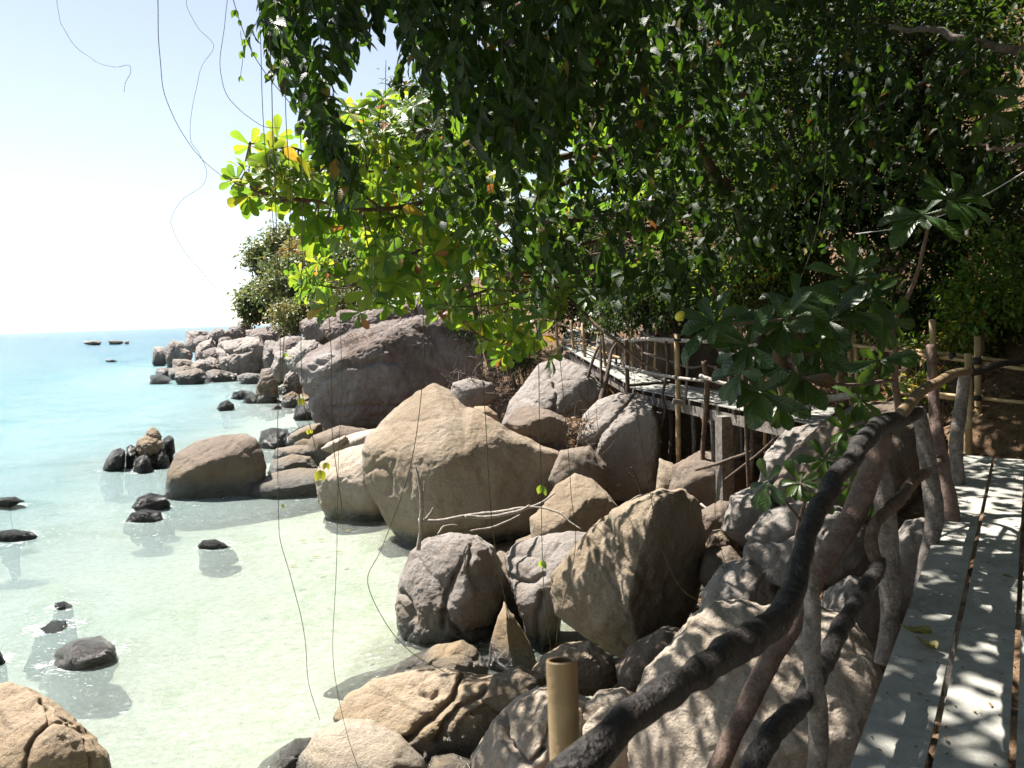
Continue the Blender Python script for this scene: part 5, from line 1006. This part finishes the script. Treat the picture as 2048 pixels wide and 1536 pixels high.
vine('leftmost thin tendril curling against the open sky', [(112,-10),(120,40),(150,90),(190,122),(232,135),(257,130),(260,147),(254,166),(250,184)], 3.4, 1.5, mat='stem_pale')
vine('long bare vine sweeping down the sky to the almond tip', [(313,-10),(318,90),(325,170),(345,230),(380,290),(410,325),(455,362),(492,392),(560,397)], (4.2, 7.4), 2.0, mat='twig')
vine('looping tendril that bends sharply near the top of the sky', [(372,-10),(376,18),(395,55),(428,93),(405,125),(395,170),(383,230),(382,280),(400,310),(413,342),(404,372),(368,396),(345,430),(342,452),(362,492),(400,540),(440,590),(458,625)], 4.3, 1.5, mat='stem_pale')
vine('fine bare vine curving below the lone leaf pairs', [(454,-10),(448,60),(440,130),(447,175),(470,210),(520,250),(560,257)], 4.8, 2.0, mat='twig')
vine('slanting vine with small leaf pairs against the sky', [(465,-10),(485,60),(520,130),(580,205),(625,252)], 4.8, 2.6, [(470,20,1.0),(478,40,.8),(508,104,.7),(532,148,.6)], tone=.4)
vine('short tendril carrying three leaf pairs in front of the sky', [(482,60),(486,100),(482,155)], 4.8, 1.8, [(488,78,.8),(484,102,.9),(481,152,.7)], tone=.4)
vine('bare vine hanging just left of the creeper curtain to the water', [(519,-10),(523,150),(527,260),(536,350),(546,450),(556,600),(560,750),(555,860),(557,1030),(562,1085),(580,1150),(602,1230),(612,1300),(617,1370),(640,1440)], (5.2, 5.8), 2.3, [(572,705,.8),(565,1008,.6)])
vine('dark vine beside the creeper curtain ending at the almond leaves', [(537,-10),(544,220),(551,420),(556,560)], 5.3, 3.0, mat='twig')
vine('twisted pair of vines hanging past the headland', [(566,-10),(574,150),(570,200),(581,380),(577,520),(572,640),(562,760)], 5.3, 2.6)
vine('thin vine with yellow leaves hanging in front of the headland rocks', [(592,-10),(597,180),(603,330),(604,480),(602,640),(606,790),(622,860),(640,935)], (5.5, 6.2), 2.4, [(602,796,.9),(618,858,.8),(640,940,1.4)], tone=.8)
vine('vine ending in a hooked loop before the blocky pale boulder', [(655,560),(662,720),(664,860),(676,960),(682,1005),(682,1040),(674,1044),(668,1010)], 6.2, 2.6, [(652,925,.9)], tone=.75)
vine('fine vine hanging over the pale dome of rock', [(678,560),(684,760),(676,960),(672,1130),(666,1290),(676,1390),(695,1470),(720,1545)], 5.6, 1.9)
vine('vine slanting across the pyramid boulder to the rounded boulder', [(846,60),(845,330),(846,600),(848,720),(832,880),(806,985),(762,1100),(736,1165),(775,1250),(830,1310),(890,1345)], (5.4, 6.4), 2.6)
vine('straight vine falling over the right part of the pyramid boulder', [(955,560),(962,700),(975,900),(984,1040),(998,1140),(1022,1240),(1068,1330)], 6.2, 2.8)
vine('double vine with two bright leaves hanging left of the tilted boulder', [(1070,560),(1078,780),(1082,960),(1084,1100),(1090,1200),(1100,1300)], 5.6, 2.6, [(1083,970,1.3),(1085,1120,1.1)], tone=.7)
vine('vine falling in front of the brown block and the tilted boulder', [(1100,560),(1118,700),(1132,850),(1142,980),(1150,1100),(1118,1240),(1112,1290)], 5.9, 2.2)
vine('vine crossing the dark face of the tilted boulder', [(1240,520),(1262,700),(1278,850),(1300,980),(1312,1060),(1340,1140),(1370,1185),(1400,1202)], 5.8, 2.2)
vine('slack vine hanging in front of the footbridge posts', [(1470,500),(1490,640),(1482,760),(1474,880),(1448,960),(1430,1010),(1440,1090),(1455,1140)], 5.2, 2.0)
vine('thin vine hanging through the middle of the almond leaves', [(772,120),(770,300),(752,470),(748,600)], 6.0, 2.2)
vine('long thin vine among the dark right hand leaves', [(1660,100),(1655,260),(1640,430),(1600,560),(1560,640)], 6.4, 2.0)
vine('slender vine drooping beside the brown almond limb', [(1175,180),(1182,300),(1215,420),(1245,480),(1300,500)], 6.8, 2.0)

# ---------------------------------------------------------------- cable and lamp socket
V, f = tube_arr(path([(1310,536,9),(1420,500,8),(1465,445,7.6)]), .004, n=30, sides=6); tag(put('cable', V, f, M['wire']), 'thin grey cable slung through the leaves left of the thicket', 'cable', 'power cables')
V, f = tube_arr(path([(1712,468,6.6),(1800,455,6.4),(1880,432,6.2),(1960,396,6.0),(2080,325,5.7)]), .004, n=40, sides=6); tag(put('cable', V, f, M['wire']), 'pale cable sagging towards the lamp socket at the right', 'cable', 'power cables')
lp = empty('lamp_socket', at(1933, 445, 6.1), 'white lamp socket hanging from the cable at the right', 'lamp')
V, f = tube_arr(path([(1933,440,6.1),(1933,444,6.1),(1933,456,6.1),(1933,457,6.1),(1933,470,6.1)]), wpx([5,9,9,7,7], [(0,0,6.1)] * 5), sides=14, smooth=False); put('socket', V, f, M['white_plastic'], lp)
V, f = tube_arr(path([(1933,456,6.1),(1933,458,6.1)]), wpx([11,11], [(0,0,6.1)] * 2), n=4, sides=14, smooth=False); put('collar', V, f, M['white_plastic'], lp)
V, f = tube_arr(path([(1933,440,6.1),(1931,425,6.1),(1930,410,6.12)]), .0025, n=6, sides=6); put('lead', V, f, M['wire'], lp)

# ---------------------------------------------------------------- driftwood, dry twigs, dead leaves
DG = 'dead branches among the boulders'
def dead(label, parts, mat='driftwood'):
    a = Acc()
    for k, (pts, ws) in enumerate(parts): a.add(*tube_arr(path(pts), wpx(ws, pts), n=len(pts) * 7, sides=7, knob=.2, seed=k + 1, wob=.012))
    tag(a.put('dead_branch', M[mat]), label, 'branch', DG)
dead('pale forked twig standing upright before the pyramid boulder', [([(838,1100,9.8),(843,1040,9.8),(842,990,9.8),(838,955,9.8),(831,932,9.8)], [9,9,8,5,2]), ([(842,1012,9.8),(848,985,9.8),(848,962,9.8)], [5,4,2]), ([(842,1050,9.8),(858,1030,9.8),(866,1016,9.8)], [8,6,3])])
dead('grey branch lying across the foot of the pyramid boulder', [([(838,1040,9.9),(870,1042,10.0),(930,1033,10.2),(990,1026,10.4),(1040,1018,10.6),(1080,1008,10.8),(1110,985,11)], [8,9,8,10,8,5,3]), ([(930,1033,10.1),(975,1034,10.2),(1030,1024,10.3),(1060,1010,10.5)], [8,7,7,4]), ([(940,1062,10.3),(990,1052,10.4),(1040,1030,10.6)], [3,4,3]), ([(1060,1012,10.6),(1110,1022,10.5),(1140,1045,10.4),(1162,1058,10.3)], [4,4,3,2]), ([(875,1068,10),(890,1052,10.1),(915,1050,10.2)], [4,4,2])])
dead('pale bent stick by the foot of the footbridge posts', [([(1402,1008,11.5),(1430,1028,11.2),(1462,1048,10.9),(1480,1078,10.6)], [5,6,6,4])])
dead('dead crooked stems leaning on the footbridge beside the pale slab', [([(1185,850,16.4),(1205,790,16.8),(1216,740,17),(1225,700,17.2),(1248,672,17.2)], [11,12,9,6,3]), ([(1205,790,16.8),(1202,740,17),(1200,690,17.2)], [6,5,3]), ([(1140,830,17),(1165,780,17),(1190,710,17),(1200,690,17)], [5,6,6,4])], 'twig')
dead('brown sticks poking out of the gully floor', [([(1392,940,13),(1440,925,12.6),(1500,905,12)], [6,7,6]), ([(1450,960,12.5),(1520,905,11.5),(1555,870,11)], [5,5,4])], 'twig')
dead('small dry twig in the cleft under the flat faced block', [([(1285,995,13.2),(1275,960,13.2),(1262,935,13.2)], [4,4,2]), ([(1275,960,13.2),(1258,945,13.2)], [3,1.5])], 'twig')
dead('bleached log lying by the end of the footbridge', [([(1640,800,10.9),(1690,792,10.6),(1740,796,10.3)], [14,16,12])])
def brush(label, boxes, n, size, mat='twig'):
    a = Acc()
    for (x0, y0, x1, y1, Y0, Y1) in boxes:
        for k in range(n):
            p = at(RNG.uniform(x0, x1), RNG.uniform(y0, y1), RNG.uniform(Y0, Y1)); d = unit(RNG.normal(size=3) + (0, 0, .4)) * size * RNG.uniform(.4, 1.2)
            a.add(*tube_arr([p, p + d * .5 + RNG.normal(size=3) * size * .15, p + d + RNG.normal(size=3) * size * .2], [.007 * size * 2, .005 * size * 2, .002 * size * 2], n=6, sides=4, cap=False))
    tag(a.put('dry_brush', M[mat], kind='stuff'), label, 'brushwood')
brush('tangle of dry twigs right of the largest boulder', [(905, 735, 1040, 815, 20.5, 22.5)], 130, .8)
brush('dry twigs spilling between the boulders under the footbridge', [(1130, 830, 1200, 1000, 14.2, 15.6)], 120, .45)
brush('dry grass tufts growing on top of the largest boulder', [(685, 655, 745, 690, 27, 28)], 26, .6)
def litter(label, n, fn, size, mat='dead_leaf', kind='oval'):
    q = fn(n); n = len(q); L = Leaves(); L.add(q, rndv(n) * (1, 1, .25), rndv(n) * .5 + np.array((0, 0, 1.)), size * RNG.uniform(.5, 1.2, n), RNG.uniform(0, 1, n)); P, Rm, Sz, T = L.arrays()
    tag(merged('leaf_litter', P, Rm, Sz, T, kind, mat, None), label, 'leaf litter')
def onground(x0, x1, y0, y1, h=.06):
    def fn(n):
        X, Y = RNG.uniform(x0, x1, n), RNG.uniform(y0, y1, n); pq = np.column_stack([X, Y, X * 0]); z = gz(X, Y); ln = np.clip(z * .7 + .25, .12, 1)
        return np.column_stack([X, Y, z + ln * (.28 * fbm(pq * .7, 4) + .06 * fbm(pq * 3.1, 3)) + RNG.uniform(0.005, h, n)])
    return fn
litter('dead leaves covering the ground past the boardwalk end', 2600, onground(3.6, 9, 7.9, 13), .11)
litter('dead leaves scattered over the wooded slope', 5000, onground(3, 14, 13, 30), .17)
litter('heap of dead leaves caught between boulders under the footbridge', 420, lambda n: at(RNG.uniform(1135, 1195, n), RNG.uniform(835, 905, n) , RNG.uniform(15.0, 15.8, n)), .12)
litter('dead leaves in the shaded gully between the rocks', 700, onground(1.4, 4.2, 5.5, 12), .09)
FG = 'fallen leaves on the boardwalk'
def fallen(label, x, y, size, ang, tone, curl=.5):
    s_, t_ = s_at(x, y); p = deckpt(s_, t_, .012); V0, F0 = TM['almond']; V = V0 * size; V = V + np.column_stack([V[:, 0] * 0, V[:, 0] * 0, abs(V[:, 0]) * curl + (V[:, 1] - size / 2) ** 2 / size * curl])
    c, s2 = math.cos(ang), math.sin(ang); V = np.column_stack([V[:, 0] * c - V[:, 1] * s2, V[:, 0] * s2 + V[:, 1] * c, V[:, 2]]) + p
    tag(put('fallen_leaf', V, F0, M['dead_leaf'], attrs={'tone': np.full(len(V), tone)}), label, 'leaf', FG)
fallen('large curled brown leaf at the boardwalk edge by the post', 1800, 1268, .13, -2.2, .6, .9)
fallen('yellowish twisted leaf beside the large curled brown leaf', 1832, 1290, .12, -2.9, .9, .9)
fallen('small brown leaf on the right board', 2030, 1162, .06, .6, .4)
fallen('small dark leaf bit on the left board near its outer edge', 1745, 1430, .03, 1.2, .1)
fallen('thin dark leaf lying at the far left board edge', 1885, 1060, .07, 1.6, .1)
fallen('dried leaf scrap at the outer edge further along', 1878, 1085, .06, 1.2, .2)
litter('dry leaf crumbs and twig bits scattered over the near boards', 90, lambda n: np.array([deckpt(RNG.uniform(0, sG2 * 1.8), RNG.uniform(-.4, tEND), .008) for _ in range(n)]), .028)
WG = 'leaves floating on the shallow water'
def floatleaf(label, x, y, tone, sz=.14):
    p = atz(x, y, .03); V0, F0 = TM['oval']; V = V0 * sz; a = x * .7; c, s2 = math.cos(a), math.sin(a); V = np.column_stack([V[:, 0] * c - V[:, 1] * s2, V[:, 0] * s2 + V[:, 1] * c, V[:, 2] * .3]) + p
    tag(put('floating_leaf', V, F0, M['leaf'], attrs={'tone': np.full(len(V), tone)}), label, 'leaf', WG)
for lab, x, y, tn in [('orange leaf floating nearest the blocky pale boulder', 648, 1080, .94), ('reddish leaf floating left of the orange leaf', 612, 1082, .95), ('brown leaf floating low near the pyramid boulder', 640, 1112, .97), ('yellow leaf floating right of the brown leaf', 672, 1105, .88), ('small orange leaf floating below the hooked vine', 690, 1062, .92), ('tan leaf floating farthest from the boulders', 595, 1130, .9)]: floatleaf(lab, x, y, tn)
# cord, pale scrap, yellow fruit
V, f = tube_arr(path([(1005,1352,8.4),(1018,1342,8.4),(1040,1338,8.4),(1055,1352,8.35),(1064,1372,8.3)]), .006, n=30, sides=8); tag(put('cord', V, f, M['cord']), 'pale green cord looped between the wedge and the grooved slab', 'cord')
V, f = tube_arr(path([(1437,1020,11.2),(1440,1028,11.2),(1440,1036,11.2)]), [.02, .035, .02], n=8, sides=10); tag(put('bottle', V, f, M['white_plastic']), 'small white plastic bottle in the gully by the timber post', 'bottle')
fbase = at(1360, 632, 4.3)
t = NT('yellow_leaf_skin'); M['fruit'] = t.out(t.principled(Base_Color=(.42, .38, .03), Roughness=.45))
V, Fc = ico(4); V = V * (.026, .022, .026) + fbase; V[:, 2] += .006 * (V[:, 0] - fbase[0]) / .026
tag(put('fruit', V, Fc, M['fruit']), 'yellow fruit hanging over the footbridge rail', 'fruit')
# far undergrowth that reads as one mass
L = Leaves(); n = 46000
n = 62000; X, Y = RNG.uniform(3, 22, n), RNG.uniform(2, 36, n); k = (X > 4.6 + .08 * abs(Y - 12) + np.where(Y < 11, 1.0, 0)) & (fbm(np.column_stack([X * .5, Y * .5, X * 0]), 3) > -.12); X, Y = X[k], Y[k]; n = len(X)
L.add(np.column_stack([X, Y, gz(X, Y) + RNG.random(n) ** 2 * 1.3]), rndv(n) + np.array((0, 0, .3)), rndv(n) * .7 + np.array((0, 0, .8)), RNG.uniform(.1, .2, n), tones(n, 0, .6, .1)); P, Rm, Sz, T = L.arrays()
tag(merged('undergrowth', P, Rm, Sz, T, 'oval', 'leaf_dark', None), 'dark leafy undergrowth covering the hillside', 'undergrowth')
